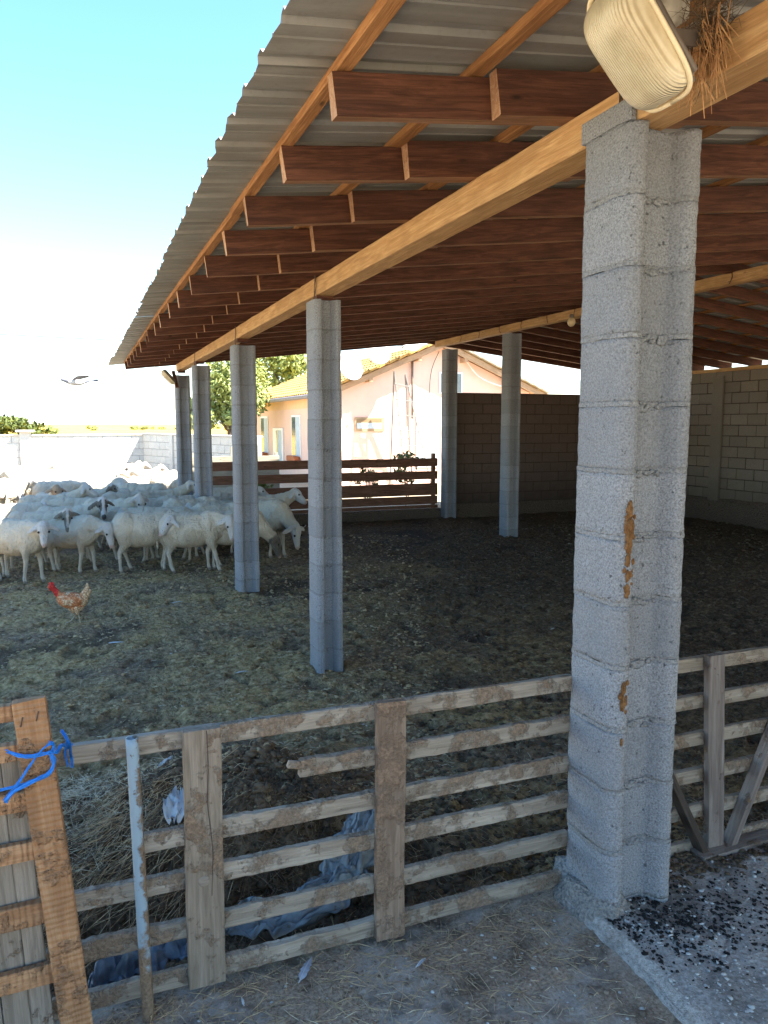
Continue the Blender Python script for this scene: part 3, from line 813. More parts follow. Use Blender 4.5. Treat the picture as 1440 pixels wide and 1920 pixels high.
# lamp arm from beam
M_bulb = plain('bulb_glass', (.62, .48, .28), .3, .6, var=.1)
b = empty('hanging_bulb', (6.42, 9.3, 3.28), 'round bulb hanging from the inner beam left of the nearest pillar', 'bulb')
obj('globe', rock_lump('globe', .055, .055, .065, 1, 3, .02), M_bulb, b, T(6.40, 9.25, 3.235), True)
obj('holder', box_mesh('holder', -.025, .025, -.025, .025, 0, .06, .01), M_house, b, T(6.40, 9.25, 3.28), True)
# junction box and lamp bracket
jb = obj('junction_box', box_mesh('junction_box', -.02, .03, -.05, .05, -.045, .045, .008, 2), plain('box_plastic', (.55, .50, .42), .5), None, T(1.56, 1.83, 2.965), True)
tag(jb, 'pale junction box above the large lamp, half hidden by the straw nest', 'junction box')
lb = board('lamp_bracket', (1.40, 1.70, 2.80), (1.59, 1.74, 2.84), .07, .04, M_house, None)
tag(lb, 'dark wooden bracket holding the large lamp off the beam', 'bracket')

# ------------------------------------------------------------------ straw
def straw_obj(name, P, D, Ln, Wd, mat, label=None, kind='stuff', bend=.25, parent=None, M=None):
    n = len(P); D = D / np.linalg.norm(D, axis=1, keepdims=True)
    up = npr.normal(size=(n, 3)); S = np.cross(D, up); S /= np.linalg.norm(S, axis=1, keepdims=True)
    U = np.cross(S, D)
    Lc = Ln[:, None]; W = Wd[:, None]
    mid = P + D * Lc * .5 + U * Lc * (npr.rand(n, 1) - .5) * bend
    end = P + D * Lc + U * Lc * (npr.rand(n, 1) - .5) * bend * 1.5
    rows = []
    for q, k in ((P, 1.0), (mid, 1.0), (end, .6)):
        rows += [q + S * W * k, q - S * W * .5 * k + U * W * .8 * k, q - S * W * .5 * k - U * W * .8 * k]
    V = np.stack(rows, 1).reshape(-1, 3)
    b = (np.arange(n) * 9)[:, None]; F = []
    for s in (0, 3):
        for k in range(3):
            k2 = (k + 1) % 3
            F.append(b + np.array([[s + k, s + k2, s + 3 + k2, s + 3 + k]]))
    F = np.concatenate(F, 0)
    o = obj(name, np_mesh(name, V, F), mat, parent, M, False)
    tag(o, label, 'straw' if parent is None else None, None, kind); return o
def straw_mat(name, a, b):
    t = NT(name, .7, .3)
    t.color(t.ramp(t.noise(t.co((1, 1, 1), False), 35, 2, .6), [(.3, a), (.7, b)])); return t.m
M_straw = straw_mat('straw', (.26, .165, .085), (.60, .45, .26))
M_strawp = straw_mat('pale_straw', (.42, .34, .22), (.78, .68, .50))
M_strawd = straw_mat('dark_straw', (.06, .04, .025), (.22, .15, .09))
def U(a, b, n): return npr.uniform(a, b, n)
def on_ground(x, y, dz=.004): return np.stack([x, y, ghf(x, y) + dz], 1)
def flat_dirs(n, tilt=.15):
    a = U(0, 2 * np.pi, n); return np.stack([np.cos(a), np.sin(a), npr.normal(0, tilt, n)], 1)
# hanging over the heap's front
n = 2600; x = npr.normal(.35, .42, n); y = U(2.55, 3.15, n)
D = np.stack([npr.normal(-.25, .55, n), -np.abs(npr.normal(.6, .4, n)), -np.abs(npr.normal(.45, .35, n))], 1)
straw_obj('heap_straw', on_ground(x, y, .02), D, U(.05, .17, n), U(.0006, .0014, n), M_strawd, 'brown straw hanging down the front of the dung heap')
n = 800; x = npr.normal(.10, .20, n); y = U(2.65, 3.45, n)
D = np.stack([-np.abs(npr.normal(.7, .4, n)), -np.abs(npr.normal(.5, .4, n)), npr.normal(-.25, .18, n)], 1)
straw_obj('heap_straw', on_ground(x, y, .02), D, U(.07, .20, n), U(.0007, .0016, n), M_straw, 'tan straw lying across the left shoulder of the dung heap')
n = 2400; x = npr.normal(-.12, .22, n); y = U(2.9, 4.1, n)
straw_obj('loose_straw', on_ground(x, y, .006), flat_dirs(n, .3), U(.03, .09, n), U(.0005, .0011, n), M_strawp, 'pale straw scattered on the ground left of the heap')
n = 2600; x = U(-.5, 2.8, n); y = U(2.25, 3.2, n); 
straw_obj('loose_straw', on_ground(x, y, .004), flat_dirs(n, .3), U(.02, .10, n), U(.0005, .0012, n), M_straw, 'straw trodden into the dark ground behind the fence')
n = 1500; x = U(-.4, 1.5, n); y = 2.2 - np.abs(npr.normal(0, .28, n))
straw_obj('loose_straw', on_ground(x, y, .004), flat_dirs(n, .18), U(.02, .10, n), U(.0005, .0012, n), M_straw, 'straw litter along the lane side of the fence')
n = 450; x = U(-.3, 1.5, n); y = U(1.2, 2.0, n)
straw_obj('loose_straw', on_ground(x, y, .003), flat_dirs(n, .1), U(.02, .07, n), U(.0005, .0010, n), M_strawp, 'pale straw bits scattered on the dusty lane')
n = 3200; y = 3.2 + 11 * npr.rand(n) ** 1.6; x = -.45 * (y / 3) + U(0, 1, n) * (.9 * y + .5)
straw_obj('loose_straw', on_ground(x, y, .004), flat_dirs(n, .15), U(.02, .07, n), U(.0006, .0014, n), M_strawp, 'short pale straw flecks over the open yard')
# nest
nest = empty('straw_nest', (1.58, 1.70, 2.86), 'untidy straw bird nest stuffed beside the large lamp', 'nest')
n = 420; P = np.stack([npr.normal(1.565, .014, n), npr.normal(1.70, .032, n), npr.normal(2.865, .045, n)], 1)
straw_obj('nest_straw', P, npr.normal(size=(n, 3)) * [.5, .8, .8], U(.04, .10, n), U(.0006, .0013, n), M_strawd, None, 'stuff', .4, nest)
n = 110; P = np.stack([npr.normal(1.548, .012, n), npr.normal(1.69, .040, n), npr.normal(2.83, .035, n)], 1)
D = np.stack([npr.normal(0, .12, n), npr.normal(-.1, .3, n), -np.ones(n)], 1)
straw_obj('hanging_straw', P, D, U(.04, .15, n), U(.0009, .0023, n), straw_mat('nest_straw', (.30, .13, .05), (.62, .36, .17)), None, 'stuff', .25, nest)

# ------------------------------------------------------------------ clods, droppings, stones
def clods(name, x, y, s, mat, label, cat, zf=None, flat=.6):
    base = []
    bm = bmesh.new(); bmesh.ops.create_icosphere(bm, subdivisions=1, radius=1); bm.verts.ensure_lookup_table()
    bv = np.array([v.co[:] for v in bm.verts]); bf = np.array([[v.index for v in f.verts] for f in bm.faces]); bm.free()
    n = len(x); k = len(bv)
    z = (ghf(x, y) if zf is None else zf(x, y))
    J = 1 + .35 * npr.normal(size=(n, k)); J = np.clip(J, .5, 1.6)
    Sx = s * npr.uniform(.7, 1.4, n); Sy = s * npr.uniform(.7, 1.4, n); Sz = s * flat * npr.uniform(.6, 1.2, n)
    V = bv[None] * J[:, :, None] * np.stack([Sx, Sy, Sz], 1)[:, None, :]
    V = V + np.stack([x, y, z + Sz * .25], 1)[:, None, :]
    F = (bf[None] + (np.arange(n) * k)[:, None, None]).reshape(-1, 3)
    o = obj(name, np_mesh(name, V.reshape(-1, 3), F), mat, None, None, True); tag(o, label, cat, None, 'stuff'); return o
def cmat(name, a, b, sc=3):
    t = NT(name, .95, .15); v = t.co((1, 1, 1), False)
    t.color(t.ramp(t.noise(v, sc, 4, .7), [(.3, a), (.7, b)])); t.bump(t.noise(v, 160, 3, .7), .004); return t.m
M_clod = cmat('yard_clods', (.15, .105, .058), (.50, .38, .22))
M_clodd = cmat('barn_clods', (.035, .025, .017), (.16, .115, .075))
M_clodh = cmat('heap_clods', (.045, .028, .017), (.20, .135, .082))
n = 15000; y = 2.9 + 9 * npr.rand(n) ** 1.7; x = -.50 * (y / 2.2) + U(0, 1, n) * (.62 * y + .4)
clods('dung_crumbs', x, y, .003 + .009 * npr.rand(n) ** 2.2 * (1 + y * .12), M_clod, 'olive dung crumbs covering the open yard', 'dung')
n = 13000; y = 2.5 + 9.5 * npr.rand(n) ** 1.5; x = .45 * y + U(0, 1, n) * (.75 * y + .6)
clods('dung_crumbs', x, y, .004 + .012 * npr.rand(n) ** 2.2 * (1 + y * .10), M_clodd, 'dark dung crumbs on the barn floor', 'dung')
n = 10000; x = npr.normal(.42, .48, n); y = U(2.42, 3.5, n)
clods('heap_clods', x, y, .005 + .018 * npr.rand(n) ** 2.5, M_clodh, 'brown clods making up the dung heap behind the fence', 'dung')
n = 2600; x = U(-.4, 1.55, n); y = 2.3 - np.abs(npr.normal(0, .42, n))
clods('lane_clods', x, y, .0015 + .007 * npr.rand(n) ** 4, cmat('lane_dirt', (.12, .09, .065), (.40, .31, .23), 8), 'dirt crumbs and dung bits on the lane', 'dirt')
n = 500; x = U(-.3, 1.5, n); y = U(1.0, 2.15, n)
clods('lane_stones', x, y, .002 + .005 * npr.rand(n) ** 2.5, cmat('pale_stones', (.38, .36, .33), (.62, .60, .57), 9), 'small pale stones on the dusty lane', 'gravel')
def zs(x, y): return .197 + .010 * fbm(x * 4, y * 4, 3) + .012 * fbm(x * 28, y * 28, 3)
n = 1500; x = 1.56 + np.abs(npr.normal(0, .42, n)); y = 1.88 + npr.normal(0, .12, n) - (x - 1.8) * .12
clods('dark_droppings', x, y, .002 + .006 * npr.rand(n) ** 2.4, cmat('dark_droppings', (.012, .011, .012), (.04, .036, .034), 20), 'black droppings scattered on the concrete floor by the pillar', 'droppings', zs, .5)
n = 800; x = 1.54 + np.abs(npr.normal(0, .5, n)); y = U(1.2, 2.12, n)
clods('pale_chips', x, y, .002 + .006 * npr.rand(n) ** 1.8, cmat('pale_chips', (.40, .39, .38), (.62, .61, .60), 20), 'pale stone chips on the concrete floor', 'gravel', zs, .5)
n = 1300; x = U(1.86, 3.3, n); y = 2.18 - np.abs(npr.normal(0, .07, n))
clods('edge_dirt', x, y, .004 + .010 * npr.rand(n) ** 1.8, M_clodd, 'dark crumbs gathered along the foot of the right hand fence', 'dirt', zs, .6)

# ------------------------------------------------------------------ tarp, bag, feathers
def ribbon(name, pts, width, nseg, nw, amp, seed, mat, dz=.0, th=.0025):
    P = [Vector(p) for p in pts]; Q = []
    tot = len(P) - 1
    for i in range(nseg + 1):
        t = i / nseg * tot; k = min(int(t), tot - 1); f_ = t - k
        a = P[max(0, k - 1)]; b = P[k]; c = P[k + 1]; d = P[min(tot, k + 2)]
        Q.append(.5 * ((2 * b) + (-a + c) * f_ + (2 * a - 5 * b + 4 * c - d) * f_ * f_ + (-a + 3 * b - 3 * c + d) * f_ ** 3))
    v = []; f = []
    for s in (0, 1):
        for i in range(nseg + 1):
            dd = (Q[min(i + 1, nseg)] - Q[max(i - 1, 0)]); dd.z = 0; dd.normalize(); sd_ = Vector((-dd.y, dd.x, 0))
            wd = width * (1 + .35 * mnoise.noise(Vector((i * .09, seed, 3)))) * min(1, .35 + 3 * min(i, nseg - i) / nseg)
            for j in range(nw + 1):
                u = j / nw - .5
                p = Q[i] + sd_ * (u * wd + .012 * mnoise.noise(Vector((i * .2, j * .5, seed))))
                fold = amp * abs(mnoise.noise(Vector((i * .06 + seed, j * 8 / nw + i * .03, 4)))) * 2.4 + amp * .7 * abs(mnoise.noise(Vector((i * .16, j * 18 / nw - i * .05, seed))))
                v.append((p.x, p.y, p.z + fold - abs(u) * dz - s * th))
    m = nw + 1; o = m * (nseg + 1)
    for i in range(nseg):
        for j in range(nw):
            a = i * m + j; f.append((a, a + 1, a + m + 1, a + m)); f.append((o + a, o + a + m, o + a + m + 1, o + a + 1))
    return obj(name, mesh(name, v, f), mat, None, None, True)
t = NT('tarp_fabric', .6, .35); v = t.co((1, 1, 1), False)
tc = t.ramp(t.noise(v, 9, 5, .65), [(.35, (.13, .145, .155)), (.7, (.235, .26, .27))])
tc = t.mix(t.fr(t.noise(v, 22, 5, .7), .60, .66), tc, (.12, .09, .06)); t.color(tc); t.bump(t.noise(v, 300, 2), .0006); M_tarp = t.m
o = ribbon('tarp', [(.37, 2.43, .19), (.50, 2.43, .185), (.64, 2.42, .185), (.80, 2.50, .205), (.88, 2.56, .26), (.96, 2.64, .33), (1.02, 2.70, .36)], .19, 150, 40, .028, 3, M_tarp, .07)
tag(o, 'grey blue muddy tarpaulin crumpled behind the brown fence board', 'tarp')
t = NT('dark_tarp', .42, .5); v = t.co((1, 1, 1), False)
t.color(t.ramp(t.noise(v, 12, 5, .65), [(.35, (.045, .06, .085)), (.65, (.13, .165, .21))])); M_tarpd = t.m
o = ribbon('tarp', [(-.04, 2.31, .13), (.04, 2.35, .17), (.14, 2.37, .19), (.24, 2.375, .20), (.34, 2.37, .195)], .17, 80, 22, .04, 8, M_tarpd, .08)
tag(o, 'dark blue tarpaulin scrap behind the pipe post at the fence foot', 'tarp')
M_white = plain('white_plastic', (.50, .50, .50), .4, .5, var=.12, sc=30)
gz = lambda x, y: float(ghf(np.array([x]), np.array([y]))[0])
def scrap(name, x, y, L, w, a, seed, mat, label, cat, dz=.012, amp=.012):
    z = gz(x, y) + dz
    dx, dy = math.cos(a) * L / 2, math.sin(a) * L / 2
    z2 = lambda p, q: gz(p, q) + dz
    o = ribbon(name, [(x - dx, y - dy, z2(x - dx, y - dy)), (x, y, z + .006), (x + dx, y + dy, z2(x + dx, y + dy))], w, 24, 10, amp, seed, mat)
    tag(o, label, cat)
scrap('plastic_bag', .295, 3.02, .13, .10, 1.3, 4, M_white, 'crumpled white plastic bag half buried in the dung heap', 'plastic bag', .03, .04)
scrap('plastic_scrap', .305, 3.66, .085, .035, .1, 9, M_white, 'flat white plastic scrap above the left fence board', 'plastic', .012)
def feather(x, y, L, a, mat, label, zf=gz):
    z = zf(x, y) + .012
    e = empty('feather', (x, y, z), label, 'feather')
    n = 14; v = []; f = []
    for i in range(n + 1):
        t_ = i / n; w_ = L * .11 * math.sin(math.pi * min(1, t_ * .9 + .12)) ** .7 * (.2 if t_ < .12 else 1)
        for s_ in (-1, 0, 1):
            v.append(((t_ - .5) * L, s_ * w_ * (1 + .2 * math.sin(i * 2.3)), .006 * math.sin(math.pi * t_) - abs(s_) * .002))
    for i in range(n):
        for k in range(2): f.append((i * 3 + k, i * 3 + k + 1, i * 3 + k + 4, i * 3 + k + 3))
    M = T(x, y, z) @ Matrix.Rotation(a, 4, 'Z')
    obj('vane', mesh('vane', v, f), mat, e, M, True)
    tube('quill', [(-L * .56, 0, .001), (0, 0, .009), (L * .48, 0, .002)], .0011, 5, 4, M_white, e, M)
M_feath = plain('grey_feather', (.34, .36, .42), .6, .3, var=.3, sc=50)
feather(.585, 2.165, .115, .95, M_feath, 'grey feather lying on the lane under the left fence board')
feather(.93, 2.06, .05, .5, M_feath, 'small grey feather on the lane below the brown board')
feather(.375, 2.10, .035, 1.6, M_white, 'tiny white feather left of the long grey feather')
feather(1.04, 5.56, .09, .1, M_white, 'white feather on the yard near the second pillar')
feather(.20, 6.75, .15, -.1, M_white, 'pale feather on the yard below the hen')
feather(3.9, 5.8, .06, .4, M_white, 'white feather on the dark barn floor left of the nearest pillar')
feather(.86, 8.05, .12, .2, M_white, 'white feather stuck in the ground beside the third pillar')
n = 90; y = 3.5 + 10 * npr.rand(n); x = -.2 * y + npr.rand(n) * 1.0 * y
clods('feather_fluff', x, y, .003 + .007 * npr.rand(n), M_white, 'white feather fluff and chips dotted over the yard', 'feathers', None, .3)

# ------------------------------------------------------------------ house behind the yard
M_stucco = plain('pink_stucco', (.80, .56, .46), .9, .15, var=.05, sc=2, bumpd=.003)
M_stuccoo = plain('peach_stucco', (.82, .55, .34), .9, .15, var=.05, sc=2, bumpd=.003)
M_wframe = plain('white_window_frame', (.78, .79, .80), .4, .5, var=.04)
M_glass = plain('dark_window_glass', (.10, .13, .16), .08, .8, var=.2)
M_curtain = plain('pale_curtain', (.50, .58, .62), .8, .2, var=.1)
M_tile = plain('clay_roof_tile', (.46, .27, .085), .8, .2, var=.45, sc=5, bumpd=.002)
M_gutter = plain('grey_gutter', (.22, .20, .19), .5, .4)
M_terra = plain('terracotta', (.42, .14, .06), .8, .2)
M_soffit = wood('soffit_wood', (.46, .30, .18), (.58, .40, .26))
hs_ = empty('house', (6.8, 21, 0), 'pink rendered house with orange tiled roof behind the barn', 'house')
x0, x1, y0, y1, ze = 6.8, 13.05, 21.0, 33.5, 2.80
xm = (x0 + x1) / 2; zp = ze + .42 * (xm - x0)
v = [(x0, y0, -.2), (x1, y0, -.2), (x1, y0, ze), (xm, y0, zp), (x0, y0, ze), (x0, y1, -.2), (x1, y1, -.2), (x1, y1, ze), (xm, y1, zp), (x0, y1, ze)]
f = [(0, 1, 2, 3, 4), (9, 8, 7, 6, 5), (0, 4, 9, 5), (1, 6, 7, 2), (0, 5, 6, 1), (4, 3, 8, 9), (3, 2, 7, 8)]
obj('wall', mesh('wall', v, f), M_stucco, hs_)
board('upper_band', (x0 - .012, y0, 2.56), (x0 - .012, y1, 2.56), .02, .46, M_stuccoo, hs_)
def roof_slope(sgn):
    # wavy clay tiles, stepped row on row
    L = math.hypot(xm - x0 + .45, .42 * (xm - x0 + .45)); rows = 11; cols = 50; a = math.atan(.42)
    V_, F_ = [], []
    W_ = y1 - y0 + .8; ns = cols * 5
    for r_ in range(rows):
        for e in (0, 1):
            s_ = L * (r_ + e * 1.08) / rows; lift = .035 * (1 - e) + .012
            for k in range(ns + 1):
                y = y0 - .38 + W_ * k / ns; wv = .022 * math.cos(2 * math.pi * k / 5)
                X_ = x0 - .45 + s_ * math.cos(a); Z_ = ze - .42 * .45 + s_ * math.sin(a) + lift + wv + .09
                if sgn < 0: X_ = 2 * xm - X_
                V_.append((X_, y, Z_))
        b_ = r_ * 2 * (ns + 1)
        for k in range(ns): F_.append((b_ + k, b_ + k + 1, b_ + ns + 2 + k, b_ + ns + 1 + k))
        # riser
    o = obj('roof_tiles', np_mesh('roof_tiles', np.array(V_), np.array(F_)), M_tile, hs_, None, False); o['kind'] = 'stuff'
    return a, L
for sgn in (1, -1):
    a, L = roof_slope(sgn)
    xa, za = x0 - .43, ze - .42 * .43 + .05; xb, zb = xm, zp + .05
    if sgn < 0: xa, xb = 2 * xm - xa, xm
    board('roof_deck', (xa, (y0 + y1) / 2, za), (xb, (y0 + y1) / 2, zb), y1 - y0 + .7, .05, M_soffit, hs_)
    board('verge_board', (xa, y0 - .36, za - .03), (xb, y0 - .36, zb - .03), .035, .16, M_soffit, hs_)
    n_ = 12
    for k in range(n_):   # verge tiles seen from the gable end
        t0 = k / n_; t1 = (k + 1.1) / n_
        board('verge_tile', (xa + (xb - xa) * t0, y0 - .40, za + (zb - za) * t0 + .11), (xa + (xb - xa) * t1, y0 - .40, za + (zb - za) * t1 + .135), .22, .05, M_tile if sgn > 0 else M_palefence, hs_)
for k in range(4):
    board('purlin_end', (xm + (k - 1.5) * 1.5, y0 - .36, ze + .42 * (xm - x0 - abs((k - 1.5) * 1.5)) - .10), (xm + (k - 1.5) * 1.5, y0, ze + .42 * (xm - x0 - abs((k - 1.5) * 1.5)) - .10), .10, .12, M_soffit, hs_)
tube('gutter', [(x0 - .50, y0 - .35, ze - .16), (x0 - .50, y1, ze - .16)], .065, 8, 1, M_gutter, hs_)
for y in np.arange(y0 + .3, y1, .6): board('gutter_bracket', (x0 - .56, y, ze - .20), (x0 - .42, y, ze - .10), .02, .02, M_gutter, hs_)
def window_w(y0_, y1_, z0_, z1_, split=True, flower=False):
    w = obj('window', box_mesh('window', x0 - .03, x0 - .004, y0_, y1_, z0_, z1_, .004), M_wframe, hs_)
    ym = (y0_ + y1_) / 2
    for (a_, b_) in ((y0_ + .07, ym - .03), (ym + .03, y1_ - .07)):
        obj('pane', box_mesh('pane', x0 - .036, x0 - .031, a_, b_, z0_ + .07, z1_ - .07), M_glass if a_ > ym else M_curtain, w)
    if flower:
        obj('flower_box', box_mesh('flower_box', x0 - .24, x0 - .035, y0_ + .05, y1_ - .05, z0_ - .12, z0_ + .06, .02), M_terra, hs_)
window_w(24.95, 26.1, .70, 2.13, flower=True); window_w(29.7, 31.0, .66, 2.13, flower=True)
dr = obj('door', box_mesh('door', x0 - .05, x0 - .004, 27.3, 28.8, .2, 1.68, .004), M_wframe, hs_)
obj('pane', box_mesh('pane', x0 - .058, x0 - .051, 27.45, 28.05, .35, 1.6), M_curtain, dr); obj('pane', box_mesh('pane', x0 - .058, x0 - .051, 28.12, 28.3, .35, 1.6), M_glass, dr)
def window_g(xa, xb, za, zb, mt=M_glass, n=2):
    w = obj('window', box_mesh('window', xa, xb, y0 - .03, y0 - .004, za, zb, .004), M_wframe, hs_)
    for k in range(n):
        a_ = xa + (xb - xa) * k / n + .05; b_ = xa + (xb - xa) * (k + 1) / n - .05
        obj('pane', box_mesh('pane', a_, b_, y0 - .036, y0 - .031, za + .05, zb - .05), mt, w)
    return w
M_brownwin = plain('brown_window', (.25, .17, .09), .4, .4, var=.2)
w = obj('window', box_mesh('window', 7.30, 8.20, y0 - .03, y0 - .004, 1.62, 2.02, .004), plain('brown_frame', (.40, .27, .15), .6), hs_)
obj('pane', box_mesh('pane', 7.36, 8.12, y0 - .036, y0 - .031, 1.70, 1.86), M_curtain, w); obj('pane', box_mesh('pane', 7.36, 8.12, y0 - .036, y0 - .031, 1.875, 1.98), M_brownwin, w)
window_g(9.22, 9.95, .55, 2.03, M_curtain, 1)
window_g(9.95, 10.72, 2.72, 3.36, M_glass, 2)
M_cable = plain('white_cable', (.7, .7, .7), .5)
M_dark = plain('dark_cable', (.05, .045, .04), .5)
tube('drain_pipe', [(9.06, 20.93, 1.98), (9.06, 20.93, 4.0)], .035, 8, 1, plain('brown_pipe', (.16, .12, .09), .5), hs_)
tube('cable', [(10.75, 20.9, 3.75), (11.2, 20.85, 3.25), (11.9, 20.8, 2.98), (12.6, 20.8, 2.90)], .018, 6, 6, M_cable, hs_)
tube('cable', [(9.9, 20.9, 3.95), (9.62, 20.9, 3.2), (9.6, 20.9, 1.6)], .010, 5, 5, M_dark, hs_)
obj('wall_lamp', rock_lump('wall_lamp', .16, .14, .20, 3, 3, .05), M_cable, hs_, T(12.35, 20.75, 2.98), True)
# dishes
def dish(x, z, r, label, yaw):
    d = empty('satellite_dish', (x, 20.3, z), label, 'dish')
    v = []; f = []; nr, na = 6, 28
    for s in (0, 1):
        for i in range(nr + 1):
            rr = r * i / nr
            for k in range(na):
                a = 2 * math.pi * k / na; v.append((math.cos(a) * rr, .16 * r * (1 - (i / nr) ** 2) + s * .012, math.sin(a) * rr * 1.06))
    o_ = (nr + 1) * na
    for i in range(nr):
        for k in range(na):
            k2 = (k + 1) % na; a = i * na
            f.append((a + k, a + k2, a + na + k2, a + na + k)); f.append((o_ + a + k, o_ + a + na + k, o_ + a + na + k2, o_ + a + k2))
    for k in range(na):
        k2 = (k + 1) % na; f.append((nr * na + k, nr * na + k2, o_ + nr * na + k2, o_ + nr * na + k))
    M = T(x, 20.3, z) @ Matrix.Rotation(yaw, 4, 'Z') @ Matrix.Rotation(R(-20), 4, 'X')
    obj('reflector', mesh('reflector', v, f), M_wframe, d, M, True)
    tube('feed_arm', [(0, .02, -r * .98), (0, -r * .55, -r * .75), (0, -r * .9, -r * .1)], .014, 6, 4, M_wframe, d, M)
    obj('receiver', box_mesh('receiver', -.035, .035, -r * .98, -r * .82, -r * .14, -r * .02, .01), M_wframe, d, M)
    tube('mount', [(x, 20.5, z), (x, 20.7, z - .15), (x, 20.99, z - .2)], .025, 6, 3, M_gutter, d)
dish(6.95, 3.42, .40, 'white satellite dish nearest the corner of the pink house', R(15))
dish(7.78, 3.80, .33, 'white satellite dish in the middle under the gable edge', R(-5))
dish(8.75, 4.22, .36, 'white satellite dish highest under the gable peak', R(0))
# ladders
M_lad = plain('aluminium_ladder', (.20, .18, .16), .4, .5, var=.06)
ld = empty('step_ladder', (8.6, 20.4, .1), 'tall pale step ladder standing in front of the sunlit gable', 'ladder')
A = Vector((8.28, 20.42, 3.30)); B = Vector((8.62, 20.42, 3.22)); A2 = Vector((8.50, 20.05, .1)); B2 = Vector((9.28, 20.05, .1))
board('side_rail', A, A2, .02, .045, M_lad, ld, up=(0, 1, 0)); board('side_rail', B, B2, .02, .045, M_lad, ld, up=(0, 1, 0))
for k in range(7):
    t_ = .11 + k * .135; p = A.lerp(A2, t_); q = B.lerp(B2, t_)
    board('rung', p - Vector((.03, 0, 0)), q + Vector((.03, 0, 0)), .06, .03, M_lad, ld)
for P_, Q_ in ((A, Vector((8.30, 20.78, .1))), (B, Vector((9.0, 20.78, .1)))): board('rear_leg', P_, Q_, .03, .06, M_lad, ld, up=(0, 1, 0))
board('spreader', (8.35, 20.65, 1.4), (8.82, 20.65, 1.4), .03, .03, M_lad, ld)

# ------------------------------------------------------------------ trees and plants
def leaves_mesh(name, centers, radii, n, size):
    c = np.array(centers); r = np.array(radii); k = npr.choice(len(c), n, p=(r ** 2) / (r ** 2).sum())
    d = npr.normal(size=(n, 3)); d /= np.linalg.norm(d, axis=1, keepdims=True)
    rad = r[k][:, None] * (.55 + .5 * npr.rand(n, 1)) ; P = c[k] + d * rad * [1, 1, .8]
    a = npr.normal(size=(n, 3)); a /= np.linalg.norm(a, axis=1, keepdims=True); b = np.cross(a, d + .3 * npr.normal(size=(n, 3))); b /= np.linalg.norm(b, axis=1, keepdims=True)
    s = size * (.6 + .8 * npr.rand(n, 1))
    q = np.cross(a, b) * s * .18
    V = np.stack([P - a * s, P - b * s * .42 + q, P + a * s, P + b * s * .42 + q], 1).reshape(-1, 3)
    F = (np.arange(n) * 4)[:, None] + np.array([[0, 1, 2, 3]])
    return np_mesh(name, V, F)
def leafmat(name, a, b):
    t = NT(name, .6, .3); v = t.co((1, 1, 1), False)
    t.color(t.ramp(t.noise(v, 2.2, 5, .7), [(.3, a), (.7, b)]))
    t.p.inputs['Subsurface Weight'].default_value = 0
    return t.m
M_leaf = leafmat('walnut_leaf', (.12, .15, .04), (.32, .37, .11))
M_leaf2 = leafmat('hedge_leaf', (.10, .13, .035), (.26, .28, .09))
M_bark = plain('tree_bark', (.12, .09, .065), .9, .1, var=.4, sc=12, bumpd=.01)
def tree(x, y, h, R_, label, n, size, nc=16, z0=.35):
    t_ = empty('tree', (x, y, 0), label, 'tree', 'trees beyond the yard')
    tube('trunk', [(x, y, -.1), (x + .1, y, h * .35), (x - .05, y + .1, h * .75)], h * .035, 8, 4, M_bark, t_, taper=h * .012)
    cs = []; rs = []
    for k in range(nc):
        a = rnd.uniform(0, 6.28); rr = R_ * rnd.uniform(0, .72); z = h * rnd.uniform(z0, .92); rr *= 1.1 - abs(z / h - .6)
        cs.append((x + math.cos(a) * rr, y + math.sin(a) * rr, z)); rs.append(R_ * rnd.uniform(.22, .42))
    for k in range(6):
        c_ = cs[k]; tube('limb', [(x, y, h * .35), ((x + c_[0]) / 2, (y + c_[1]) / 2, (h * .4 + c_[2]) / 2 + .2), c_], h * .012, 6, 3, M_bark, t_, taper=.01)
    o = obj('crown', leaves_mesh('crown', cs, rs, n, size), M_leaf, t_, None, False)
tree(5.0, 28.5, 4.6, 1.9, 'bright leafy walnut tree left of the pink house', 6500, .10)
tree(12.6, 48, 6.9, 3.6, 'large green tree rising behind the tiled roof', 3800, .2)
tree(8.9, 42, 5.2, 2.2, 'rounded tree between the walnut and the tiled roof', 2600, .17)
def shrub(name, x, y, z, r, n, size, label, cat='plant', hf=1.0):
    s = empty(name, (x, y, z), label, cat)
    cs = [(x + rnd.uniform(-r, r) * .6, y + rnd.uniform(-r, r) * .4, z + r * hf * rnd.uniform(.4, 1.5)) for _ in range(8)]
    obj('foliage', leaves_mesh('foliage', cs, [r * .38] * 8, n, size), M_leaf2, s, None, False)
    for c_ in cs[:5]: tube('stem', [(x, y, z), ((x + c_[0]) / 2 + .03, y, (z + c_[2]) / 2), c_], .008, 5, 3, M_bark, s)
shrub('rose_bush', 6.35, 15.0, .1, .42, 320, .06, 'leafy rose bush showing over the board fence right of the second pillar', hf=1.75)
shrub('rose_bush', 5.6, 15.3, .1, .36, 260, .055, 'smaller rose bush behind the middle of the board fence', hf=1.6)
shrub('garden_shrub', 3.4, 15.8, .1, .45, 900, .05, 'dense low shrub behind the left part of the board fence')
shrub('garden_shrub', 3.1, 17.5, .1, .5, 700, .05, 'pale leafy shrub behind the sunlit plank gate')
